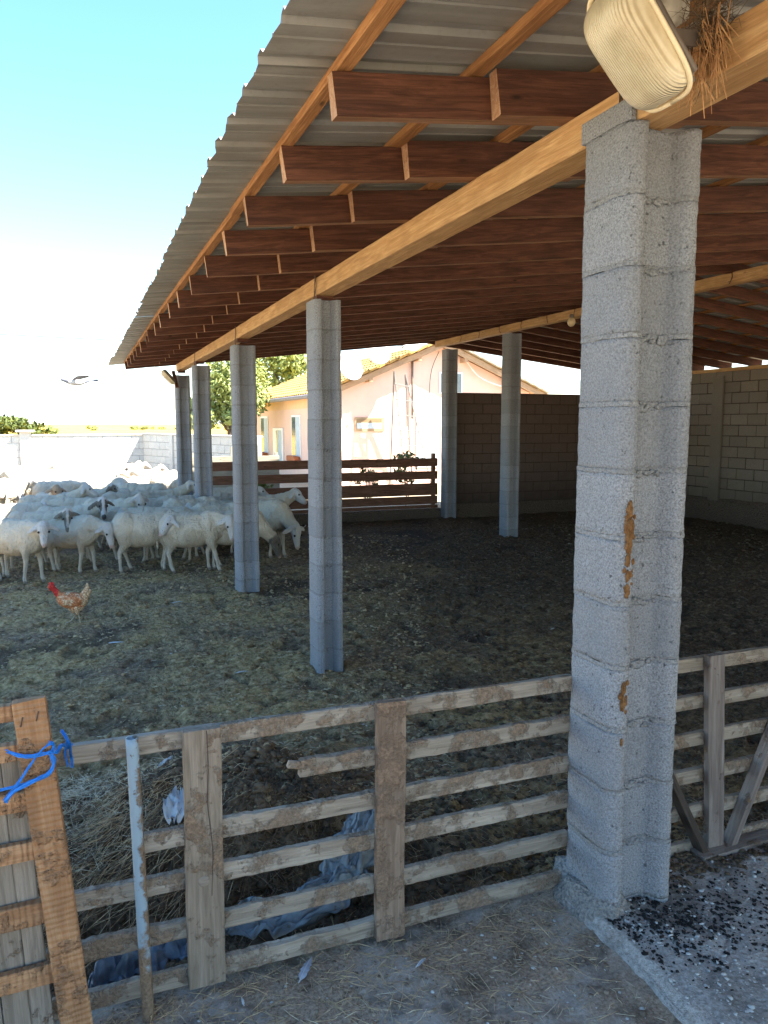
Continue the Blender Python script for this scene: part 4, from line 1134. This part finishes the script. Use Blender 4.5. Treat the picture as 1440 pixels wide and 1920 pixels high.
# hedgerow on the horizon
cs = []; rs = []
for k in range(260):
    u = rnd.random(); x = -75 + 72 * u; h = 5.0 * min(1, (1.02 - u) * 4) ** .6 * rnd.uniform(.75, 1.12)
    y = 118 + rnd.uniform(-6, 8)
    cs.append((x, y, h * rnd.uniform(.3, .8))); rs.append(h * .42)
o = obj('hedgerow', leaves_mesh('hedgerow', cs, rs, 30000, .42), leafmat('hedgerow_leaf', (.035, .055, .012), (.12, .15, .035)), None, None, False)
tag(o, 'distant hedgerow of bushes beyond the yard wall', 'trees', None, 'stuff')
cs = [(rnd.uniform(2, 60), rnd.uniform(230, 300), rnd.uniform(.1, .7)) for _ in range(40)]
o = obj('field_bushes', leaves_mesh('field_bushes', cs, [.8] * 40, 2500, .4), M_leaf2, None, None, False); tag(o, 'scattered bushes far across the yellow field', 'bushes', None, 'stuff')
# low far hills
hx = np.linspace(-4000, 4000, 120); V = []; 
for k, x in enumerate(hx):
    h = 28 + 22 * vnoise(np.array([k * .13]), np.array([4.]))[0]
    V += [(x, 3000 - abs(x) * .25, -5), (x, 3000 - abs(x) * .25, h), (x, 3600, -5)]
F = []
for k in range(119): F += [(k * 3, k * 3 + 3, k * 3 + 4, k * 3 + 1), (k * 3 + 1, k * 3 + 4, k * 3 + 5, k * 3 + 2)]
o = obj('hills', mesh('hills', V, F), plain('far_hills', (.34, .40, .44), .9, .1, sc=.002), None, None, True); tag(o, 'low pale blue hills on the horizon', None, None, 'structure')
# overhead line
pw = tube('power_line', [(-60, 60, 8.6), (-10, 50, 7.0), (8, 46, 6.5), (40, 38, 6.6)], .028, 4, 10, M_dark); tag(pw, 'thin overhead power line crossing the pale sky', 'power line')

# ------------------------------------------------------------------ animals
def blob_mesh(name, blobs, voxel, smooth=5):
    """blobs: ('c', p, r0, q, r1) tapered capsule, ('e', p, (rx,ry,rz), M3) ellipsoid"""
    bm = bmesh.new()
    for b in blobs:
        if b[0] == 'e':
            r = bmesh.ops.create_icosphere(bm, subdivisions=3, radius=1)
            M3 = b[3] if len(b) > 3 and b[3] is not None else Matrix.Identity(3)
            for q in r['verts']: q.co = Vector(b[1]) + M3 @ Vector((q.co.x * b[2][0], q.co.y * b[2][1], q.co.z * b[2][2]))
        else:
            p, r0, q_, r1 = Vector(b[1]), b[2], Vector(b[3]), b[4]
            d = q_ - p; L = d.length; d.normalize(); a = d.orthogonal().normalized(); c = d.cross(a)
            rings = []
            prof = [(-r0, .02), (-r0 * .7, r0 * .71), (0, r0)] + [(L * k / 4, r0 + (r1 - r0) * k / 4) for k in (1, 2, 3)] + [(L, r1), (L + r1 * .7, r1 * .71), (L + r1, .02 * r1 / max(r0, .001) + .001)]
            for (s, rr) in prof:
                rr = max(rr, .0005)
                rings.append([bm.verts.new(p + d * s + (a * math.cos(t_ * math.pi / 5) + c * math.sin(t_ * math.pi / 5)) * rr) for t_ in range(10)])
            for i in range(len(rings) - 1):
                for k in range(10):
                    k2 = (k + 1) % 10; bm.faces.new((rings[i][k], rings[i][k2], rings[i + 1][k2], rings[i + 1][k]))
            bm.faces.new(rings[0][::-1]); bm.faces.new(rings[-1])
    bmesh.ops.recalc_face_normals(bm, faces=bm.faces)
    me = bpy.data.meshes.new(name); bm.to_mesh(me); bm.free()
    tmp = bpy.data.objects.new('tmp', me); COL.objects.link(tmp)
    m = tmp.modifiers.new('r', 'REMESH'); m.mode = 'VOXEL'; m.voxel_size = voxel
    s = tmp.modifiers.new('s', 'SMOOTH'); s.factor = .5; s.iterations = smooth
    dg = bpy.context.evaluated_depsgraph_get(); ev = tmp.evaluated_get(dg)
    out = bpy.data.meshes.new_from_object(ev); out.name = name
    bpy.data.objects.remove(tmp); bpy.data.meshes.remove(me)
    out.polygons.foreach_set('use_smooth', [True] * len(out.polygons))
    return out
def color_mesh(me, fn):
    n = len(me.vertices); co = np.zeros(n * 3, np.float32); me.vertices.foreach_get('co', co); co = co.reshape(n, 3)
    c = np.ones((n, 4), np.float32); c[:, :3] = fn(co)
    a = me.color_attributes.new('coat', 'FLOAT_COLOR', 'POINT'); a.data.foreach_set('color', c.ravel())
def coat_mat(name, sc, bump):
    t = NT(name, .9, .15); v = t.co((1, 1, 1)); n = t.noise(v, sc, 4, .65); n2 = t.noise(v, 5, 4, .6)
    w = t.noise(t.co((6, 60, 20)), 1, 3, .6)
    c = t.mix(t.fr(n, .3, .75), t.attr('coat'), (.9, .9, .9), 'MULTIPLY')
    c = t.mix(t.math('MULTIPLY', t.fr(n2, .5, .72), .30), c, (.42, .36, .26))
    c = t.mix(t.math('MULTIPLY', t.rand(), .4), c, (.40, .34, .25))
    t.color(c); t.bump(t.math('ADD', n, w), bump, .8)
    t.p.inputs['Sheen Weight'].default_value = .15
    return t.m
M_coat = coat_mat('shorn_wool', 55, .03)
M_eye = plain('animal_eye', (.015, .012, .01), .15, .6, var=.1)

def rotdir(yaw, pitch):
    return Vector((math.cos(yaw) * math.cos(pitch), math.sin(yaw) * math.cos(pitch), math.sin(pitch)))
def sheep_mesh(seed, nyaw=0, npitch=45, hyaw=0, hpitch=-25, nlen=.30, face='white', legs=(0, 0, 0, 0), voxel=.0135, fat=1.0, horn=False):
    r = random.Random(seed); B = []
    j = lambda s: r.uniform(-s, s)
    B += [('e', (.26, 0, .53), (.23, .155 * fat, .20)), ('e', (.02, 0, .50), (.34, .185 * fat, .205)), ('e', (-.26, 0, .54), (.22, .165 * fat, .185)),
          ('e', (.0, 0, .60), (.42, .13, .115)), ('e', (.40, 0, .52), (.09, .10, .13)), ('e', (-.10, 0, .42), (.26, .15 * fat, .13))]
    nb = Vector((.36, 0, .60)); nd = rotdir(R(nyaw), R(npitch)); nt = nb + nd * nlen
    B += [('c', nb, .135, nb.lerp(nt, .55), .098), ('c', nb.lerp(nt, .5), .100, nt, .072), ('c', (.42, 0, .50), .09, nb.lerp(nt, .6), .07)]
    hd = rotdir(R(hyaw), R(hpitch)); hs_ = Vector((-math.sin(R(hyaw)), math.cos(R(hyaw)), 0)); hu = hd.cross(hs_) * -1
    if hu.z < 0: hu = -hu
    if hpitch < -80: hu = hu
    H = nt + hd * .03 + hu * .02
    M3 = Matrix((hd, hs_, hu)).transposed()
    B += [('e', H, (.098, .068, .076), M3), ('c', H + hd * .02 - hu * .004, .062, H + hd * .165 - hu * .030, .041), ('e', H + hd * .185 - hu * .036, (.040, .037, .034), M3),
          ('c', H + hd * .00 - hu * .045, .046, H + hd * .14 - hu * .062, .025), ('c', H - hd * .05, .072, nt - nd * .07, .085)]
    ears = []
    for s in (-1, 1):
        e0 = H + hs_ * s * .058 + hu * .020 - hd * .034
        ed = (hs_ * s * .9 - hu * .42 - hd * .12 + Vector((0, 0, -.28))).normalized()
        em = (ed, hd * 1.0, ed.cross(hd)); em = Matrix((ed, (hd - ed * hd.dot(ed)).normalized(), ed.cross((hd - ed * hd.dot(ed)).normalized()))).transposed()
        B.append(('e', e0 + ed * .075, (.088, .036, .013), em)); ears.append((e0, ed))
        if horn:
            B += [('c', H + hs_ * s * .035 + hu * .05, .016, H + hs_ * s * .10 + hu * .11 - hd * .03, .010), ('c', H + hs_ * s * .10 + hu * .11 - hd * .03, .010, H + hs_ * s * .15 + hu * .12 - hd * .0, .007)]
    k = 0
    for (x, y) in ((.28, .085), (.28, -.085), (-.29, .09), (-.29, -.09)):
        o = legs[k]; k += 1
        if x > 0:
            B += [('e', (x, y * .95, .42), (.075, .055, .12)), ('c', (x, y, .42), .055, (x + .02 + o * .35, y, .25), .033), ('c', (x + .02 + o * .35, y, .25), .031, (x + o * .85, y, .08), .021),
                  ('c', (x + o * .85, y, .08), .027, (x + .012 + o, y, .03), .026), ('e', (x + .022 + o, y, .018), (.036, .025, .020))]
        else:
            B += [('e', (x + .02, y, .44), (.13, .075, .14)), ('c', (x + .03, y, .38), .075, (x - .06 + o * .4, y, .245), .036), ('c', (x - .06 + o * .4, y, .245), .033, (x - .035 + o * .85, y, .08), .022),
                  ('c', (x - .035 + o * .85, y, .08), .028, (x - .02 + o, y, .03), .026), ('e', (x - .008 + o, y, .018), (.036, .025, .020))]
    B += [('c', (-.46, 0, .58), .035, (-.50, 0, .42), .028), ('c', (-.50, 0, .42), .028, (-.495, 0, .30), .018)]
    me = blob_mesh('sheep', B, voxel, 4)
    n_ = len(me.vertices); co_ = np.zeros(n_ * 3, np.float32); me.vertices.foreach_get('co', co_); co_ = co_.reshape(n_, 3)
    no_ = np.array([v_.normal[:] for v_ in me.vertices]); Hv = np.array(H)
    body = sst(.30, .40, co_[:, 2]) * sst(.13, .22, np.linalg.norm(co_ - Hv, axis=1))
    dz_ = np.array([mnoise.noise(Vector((p[0] * 16 + seed, p[1] * 16, p[2] * 9))) * .009 + mnoise.noise(Vector((p[0] * 55, p[1] * 30 + seed, p[2] * 30))) * .006 for p in co_])
    co_ = co_ + no_ * (dz_ * body)[:, None]; me.vertices.foreach_set('co', co_.astype(np.float32).ravel()); me.update()
    Hn = np.array(H); hdn = np.array(hd); hsn = np.array(hs_); hun = np.array(hu); ntn = np.array(nt); ndn = np.array(nd)
    def fn(co):
        em_ = np.zeros(len(co))
        for e0, ed in ears:
            q_ = co - np.array(e0); tt = np.clip(q_ @ np.array(ed), .04, .17)
            em_ = np.maximum(em_, (np.linalg.norm(q_ - tt[:, None] * np.array(ed), axis=1) < .034) * 1.0)
        wool = np.array([.60, .53, .42]); c = np.tile(wool, (len(co), 1))
        nz = np.array([mnoise.noise(Vector((p[0] * 5 + seed, p[1] * 5, p[2] * 5))) for p in co])
        c *= (1 + .18 * nz)[:, None]
        dt = sst(.05, .5, nz + .9 * sst(.62, .35, co[:, 2]) - .35); c = c * (1 - dt[:, None] * .5) + np.array([.30, .235, .15]) * dt[:, None] * .5
        low = sst(.50, .33, co[:, 2]); c = c * (1 - low[:, None] * .28) + np.array([.30, .22, .12]) * low[:, None] * .18
        leg = sst(.30, .26, co[:, 2]); c = c * (1 - leg[:, None]) + np.array([.50, .45, .37]) * leg[:, None]
        hoof = sst(.045, .03, co[:, 2]) ; c = c * (1 - hoof[:, None]) + np.array([.12, .09, .07]) * hoof[:, None]
        d = co - Hn; f_ = d @ hdn; s = d @ hsn; u = d @ hun
        rr = np.sqrt(s * s + u * u)
        hm = sst(-.085, -.055, f_) * (np.abs(f_) < .25) * (rr < .10) * (np.linalg.norm(d, axis=1) < .27)
        hm = np.clip(hm + em_, 0, 1)
        fc = {'white': (.56, .54, .52), 'patch': (.60, .57, .54), 'mask': (.56, .52, .48), 'black': (.03, .025, .022), 'brown': (.40, .27, .17)}[face]
        c = c * (1 - hm[:, None]) + np.array(fc) * hm[:, None]
        if face in ('patch', 'mask'):
            if face == 'patch': dk = (np.abs(s) > .024) * (f_ > -.02) * (f_ < .12) * (u > -.03) + (f_ > .180)
            else: dk = (np.abs(s) > .018) * (f_ > -.03) * (f_ < .20) + (f_ > .17)
            dk = np.clip(dk * hm + em_, 0, 1); c = c * (1 - dk[:, None]) + np.array([.035, .028, .026]) * dk[:, None]
        elif face == 'brown':
            pass
        else:
            nm = hm * sst(.180, .200, f_); c = c * (1 - nm[:, None] * .7) + np.array([.45, .25, .20]) * nm[:, None] * .7
        return np.clip(c, .01, .85)
    color_mesh(me, fn)
    eyes = [tuple(H + hd * .058 + hs_ * s * .058 + hu * .026) for s in (-1, 1)]
    return me, eyes
eye_me = rock_lump('eye', .0145, .0145, .0145, 1, 2, 0.0)
eye_me.materials.append(M_eye)
PROTO = {}
def sheep(key, x, y, rz, label, sc=1.0, grp='flock standing in the shade of the roof', z=0.0, eyes=True, **kw):
    if key not in PROTO: PROTO[key] = sheep_mesh(hash_(key), **kw)
    me, ey = PROTO[key]
    if len(me.materials) == 0: me.materials.append(M_coat)
    o = bpy.data.objects.new('sheep', me); gz_ = float(gh(np.array([x]), np.array([y]))[0])
    M = T(x, y, gz_ - .006 + z) @ Matrix.Rotation(R(rz), 4, 'Z') @ Matrix.Diagonal((sc * .82, sc * 1.02, sc * 1.04, 1))
    link(o, None, M); tag(o, label, 'sheep', grp)
    if eyes:
        for e in ey: obj('eye', eye_me, None, o, M @ T(*e))
    return o
def hash_(s): return sum(ord(c) * (i + 1) for i, c in enumerate(s)) % 97
W1 = (.07, -.05, -.06, .06); W2 = (-.06, .08, .09, -.04); W3 = (.02, .12, -.12, .05)
# front row, nearest first. rz: 0 = heading to +X (right), -90 = toward the camera
sheep('a', -.74, 9.88, -46, 'white faced sheep at the front left of the flock, walking towards the hen', 1.0, nyaw=-10, npitch=8, hyaw=-36, hpitch=-42, nlen=.24, legs=W1)
sheep('b', -.56, 10.55, -25, 'sheep with a dark patched face and drooping dark ears, between two white faced sheep', 1.0, nyaw=-30, npitch=20, hyaw=-60, hpitch=-48, nlen=.26, face='mask', legs=W2)
sheep('c', -.16, 10.28, -42, 'white faced sheep with its head lowered, right of the dark faced one', .97, nyaw=10, npitch=-8, hyaw=-15, hpitch=-60, nlen=.30, legs=W1)
sheep('d', -.24, 10.95, -12, 'sheep with a black and white face looking straight at the camera over the others', 1.02, nyaw=-20, npitch=30, hyaw=-72, hpitch=-40, nlen=.30, face='patch', legs=W3)
sheep('e', .70, 9.98, -6, 'broadside sheep turning its dark eyed head back to the left', 1.02, nyaw=-82, npitch=0, hyaw=-152, hpitch=-30, nlen=.22, face='white', legs=W2)
sheep('f', 1.24, 9.76, -14, 'broadside sheep facing the camera, just left of the third pillar', 1.02, nyaw=-30, npitch=2, hyaw=-66, hpitch=-58, nlen=.24, legs=W3)
sheep('g', 2.30, 10.55, -52, 'grazing white faced sheep with small horns, right of the third pillar', 1.08, nyaw=0, npitch=-38, hyaw=-10, hpitch=-72, nlen=.36, horn=True, legs=W1)
sheep('h', 1.74, 9.72, -20, 'black faced sheep grazing with its head low, half behind the third pillar', 1.0, nyaw=0, npitch=-42, hyaw=5, hpitch=-62, nlen=.36, face='black', legs=W2)
sheep('i', 2.42, 11.40, -4, 'sheep looking right with its head raised before the board fence', 1.05, nyaw=-5, npitch=22, hyaw=-35, hpitch=-25, nlen=.32, legs=W3)
sheep('j', 1.02, 10.65, 168, 'cream sheep seen from behind between the two broadside sheep', 1.0, npitch=5, hpitch=-50, legs=W1)
sheep('k', -1.25, 10.35, 170, 'cream sheep cut off by the left edge behind the front left sheep', 1.0, npitch=10, hpitch=-40, legs=W3)
sheep('l', 1.72, 10.75, -8, 'sheep with only its back showing left of the third pillar', 1.0, nyaw=-20, npitch=-10, hyaw=-30, hpitch=-55, legs=W2)
sheep('j', .62, 10.85, -25, 'pale sheep standing behind the broadside sheep with turned head', .98)
# middle ranks
mid = [(-.80, 9.3 + 2.0, 200, 'j', 'rounded cream back behind the front left sheep'),
       (-.95, 12.1, 185, 'm', 'cream sheep heading left near the edge of the shade'),
       (-.52, 12.55, 4, 'n', 'sheep holding its head up to the right in the left middle of the flock'),
       (-.55, 13.6, -70, 'o', 'brown eared sheep facing the camera at the left back of the shade'),
       (-.06, 13.5, 8, 'p', 'sheep with a dark eye patch peering out at the back of the flock'),
       (.02, 12.2, 172, 'j', 'smooth backed sheep in the middle of the flock left of the woolly headed one'),
       (.33, 11.75, -30, 'q', 'sheep with a woolly lowered head in the middle of the flock'),
       (.42, 13.8, 178, 'm', 'cream back in the shade below the pale wall, left of centre'),
       (.62, 12.85, 10, 'l', 'low cream back directly behind the woolly headed sheep'),
       (1.06, 14.45, 160, 'm', 'sheep standing tail on at the shaded edge before the sunlit ones'),
       (1.12, 13.1, 2, 'n', 'long backed sheep nosing the farthest pillar'),
       (.98, 12.05, 186, 'j', 'rounded back behind the broadside sheep, second from the fourth pillar'),
       (1.48, 12.35, 196, 'm', 'rounded back beside the foot of the fourth pillar'),
       (1.42, 11.35, 10, 'l', 'cream back in front of the fourth pillar'),
       (2.05, 12.0, -10, 'n', 'sheep behind the fourth pillar with its head to the right'),
       (2.12, 13.15, -5, 'p', 'grey headed sheep behind the third and fourth pillars'),
       (2.35, 12.5, 170, 'm', 'sheep whose back shows before the board fence right of the third pillar'),
       (-1.35, 11.3, 176, 'j', 'cream sheep at the left edge where the shade ends'),
       (1.95, 11.2, 186, 'j', 'cream back hidden mostly by the third pillar')]
KW = dict(m=dict(npitch=0, hpitch=-55, legs=W2), n=dict(nyaw=-8, npitch=30, hyaw=-22, hpitch=-16, nlen=.33, legs=W1), o=dict(nyaw=0, npitch=40, hyaw=10, hpitch=-38, face='brown', legs=W3),
          p=dict(nyaw=-15, npitch=32, hyaw=-40, hpitch=-25, face='patch', legs=W1), q=dict(nyaw=-10, npitch=25, hyaw=-30, hpitch=-60, nlen=.26, face='white', fat=1.05, legs=W2), j={}, l={})
for (x, y, rz, k, lab) in mid: sheep(k, x, y, rz, lab, rnd.uniform(.96, 1.06), **KW[k])
# sunlit crowd
keys = ['m', 'n', 'j', 'l', 'q', 'c', 'n', 'm', 'p']; placed = []
def ok(x, y): return all((x - a) ** 2 + ((y - b) * .8) ** 2 > .46 ** 2 for a, b in placed)
tries = 0
while len(placed) < 62 and tries < 4000:
    tries += 1
    y = rnd.uniform(13.0, 22.5); xl = -.095 * y - .8; x = rnd.uniform(xl, 1.9 if y > 16.2 else -1.35)
    if x > 1.2 and y > 20: continue
    if not ok(x, y): continue
    placed.append((x, y))
    sheep(rnd.choice(keys), x, y, rnd.choice([0, 180, 20, 200, -30, 150, -90, -60]) + rnd.uniform(-20, 20), 'cream sheep packed into the sunlit crowd before the pale block wall', rnd.uniform(.92, 1.06), 'sheep crowded in the sun', eyes=False)

# hen
hen = empty('hen', (-.14, 7.58, 0), 'rust and cream bare necked hen walking left across the yard', 'hen')
HB = [('e', (0, 0, .20), (.115, .068, .072), Matrix.Rotation(R(8), 3, 'Y')), ('e', (-.055, 0, .215), (.055, .050, .060)), ('e', (.06, 0, .195), (.07, .055, .06)), ('e', (.03, 0, .15), (.07, .052, .05)),
      ('c', (-.085, 0, .235), .034, (-.135, 0, .305), .021), ('e', (-.150, 0, .325), (.027, .021, .023)), ('c', (-.17, 0, .322), .011, (-.192, 0, .316), .003),
      ('e', (-.150, 0, .350), (.024, .006, .014)), ('e', (-.163, 0, .300), (.008, .009, .016)),
      ('c', (.09, 0, .225), .035, (.128, 0, .30), .020), ('c', (.10, 0, .21), .032, (.150, 0, .275), .014), ('c', (.12, 0, .28), .020, (.128, 0, .335), .010),
      ('e', (.015, .052, .205), (.085, .02, .045), Matrix.Rotation(R(-8), 3, 'Y')), ('e', (.015, -.052, .205), (.085, .02, .045), Matrix.Rotation(R(-8), 3, 'Y')),
      ('c', (-.005, .03, .14), .030, (.0, .03, .095), .014), ('c', (.04, -.03, .14), .030, (.05, -.03, .095), .014)]
hm = blob_mesh('body', HB, .0045, 3)
def hfn(co):
    c = np.tile(np.array([.60, .26, .12]), (len(co), 1))
    nz = np.array([mnoise.noise(Vector((p[0] * 22, p[1] * 22, p[2] * 30))) for p in co]); nz2 = np.array([mnoise.noise(Vector((p[0] * 60, p[1] * 60, p[2] * 60 + 4))) for p in co])
    cream = sst(.05, .25, nz * .6 + nz2 * .3 + sst(.17, .12, co[:, 2]) * .5 + sst(.06, .14, co[:, 0]) * .6)
    c = c * (1 - cream[:, None]) + np.array([.66, .48, .30]) * cream[:, None]
    red = sst(-.085, -.105, co[:, 0]) * sst(.235, .25, co[:, 2]); c = c * (1 - red[:, None]) + np.array([.55, .045, .04]) * red[:, None]
    bk = sst(-.172, -.178, co[:, 0]); c = c * (1 - bk[:, None]) + np.array([.55, .42, .25]) * bk[:, None]
    return c
color_mesh(hm, hfn)
t = NT('hen_feather', .8, .2); v = t.co((1, 1, 1)); vo = t.voro(v, 75)
t.color(t.mix(t.fr(vo, .25, .6), t.attr('coat'), (.55, .45, .40), 'MULTIPLY')); t.bump(vo, .004); M_hen = t.m
HM = T(-.14, 7.58, gz(-.14, 7.58)) @ Matrix.Rotation(R(-12), 4, 'Z') @ Matrix.Diagonal((1.12, 1.12, 1.10, 1))
obj('body', hm, M_hen, hen, HM, True)
M_leg = plain('hen_leg', (.30, .24, .16), .6)
for (x, y, fx) in ((0, .03, -.03), (.05, -.03, .07)):
    tube('leg', [(x, y, .11), (x + .012, y, .06), (fx, y, .006)], .006, 6, 4, M_leg, hen, HM)
    for a in (-.5, 0, .5, 3.14):
        tube('toe', [(fx, y, .007), (fx - .032 * math.cos(a), y + .032 * math.sin(a), .003)], .0035, 5, 1, M_leg, hen, HM)
for s in (-1, 1): obj('eye', rock_lump('eye', .0035, .0035, .0035, 1, 2, 0), M_eye, hen, HM @ T(-.157, s * .019, .328))

# flying pigeon
pg = empty('pigeon', (0, 9, 2.29), 'grey and white pigeon flying left above the flock', 'bird')
PB = [('c', (-.15, 0, .012), .020, (-.11, 0, .004), .026), ('e', (-.04, 0, -.010), (.095, .040, .036), Matrix.Rotation(R(6), 3, 'Y')), ('c', (.03, 0, -.010), .030, (.10, 0, .004), .014), ('c', (-.168, 0, .012), .008, (-.186, 0, .008), .003)]
PMt = T(.0, 9, 2.285) @ Matrix.Rotation(R(6), 4, 'Z')
pm = blob_mesh('body', PB, .005, 3)
color_mesh(pm, lambda co: np.where((co[:, 0] < -.10)[:, None] | (co[:, 0] > .07)[:, None], np.array([.16, .17, .22]), np.array([.58, .58, .60])))
t = NT('pigeon_feather', .6, .3); t.color(t.attr('coat')); obj('body', pm, t.m, pg, PMt, True)
M_wing = plain('pigeon_wing', (.20, .21, .27), .6, .3, var=.35, sc=30)
def fan(name, root, d0, d1, n, L, w, th=.002):
    v = []; f = []
    for k in range(n):
        u = k / (n - 1); d = Vector(d0).lerp(Vector(d1), u).normalized(); l = L * (1 - .25 * abs(u - .35)); s = d.cross(Vector((0, .3, 1))).normalized() * w
        p = Vector(root) + Vector((0, 0, .001 * k)); b = len(v)
        for q in (p - s * .5, p + s * .5, p + d * l * .8 + s, p + d * l, p + d * l * .8 - s): v.append(tuple(q)); 
        for q in (p - s * .5, p + s * .5, p + d * l * .8 + s, p + d * l, p + d * l * .8 - s): v.append(tuple(q + Vector((0, 0, -th))))
        f += [(b, b + 1, b + 2, b + 3, b + 4), (b + 9, b + 8, b + 7, b + 6, b + 5)] + [(b + i, b + (i + 1) % 5, b + 5 + (i + 1) % 5, b + 5 + i) for i in range(5)]
    return mesh(name, v, f)
obj('tail', fan('tail', (.09, 0, .004), (1, .35, .22), (1, -.35, -.05), 7, .13, .012), M_wing, pg, PMt)
obj('wing', fan('wing', (-.05, -.03, .01), (.9, -1, .22), (.25, -1, .15), 9, .24, .020), M_wing, pg, PMt)
obj('wing', fan('wing', (-.05, .03, .01), (.9, 1, .22), (.25, 1, .15), 9, .24, .020), M_wing, pg, PMt)
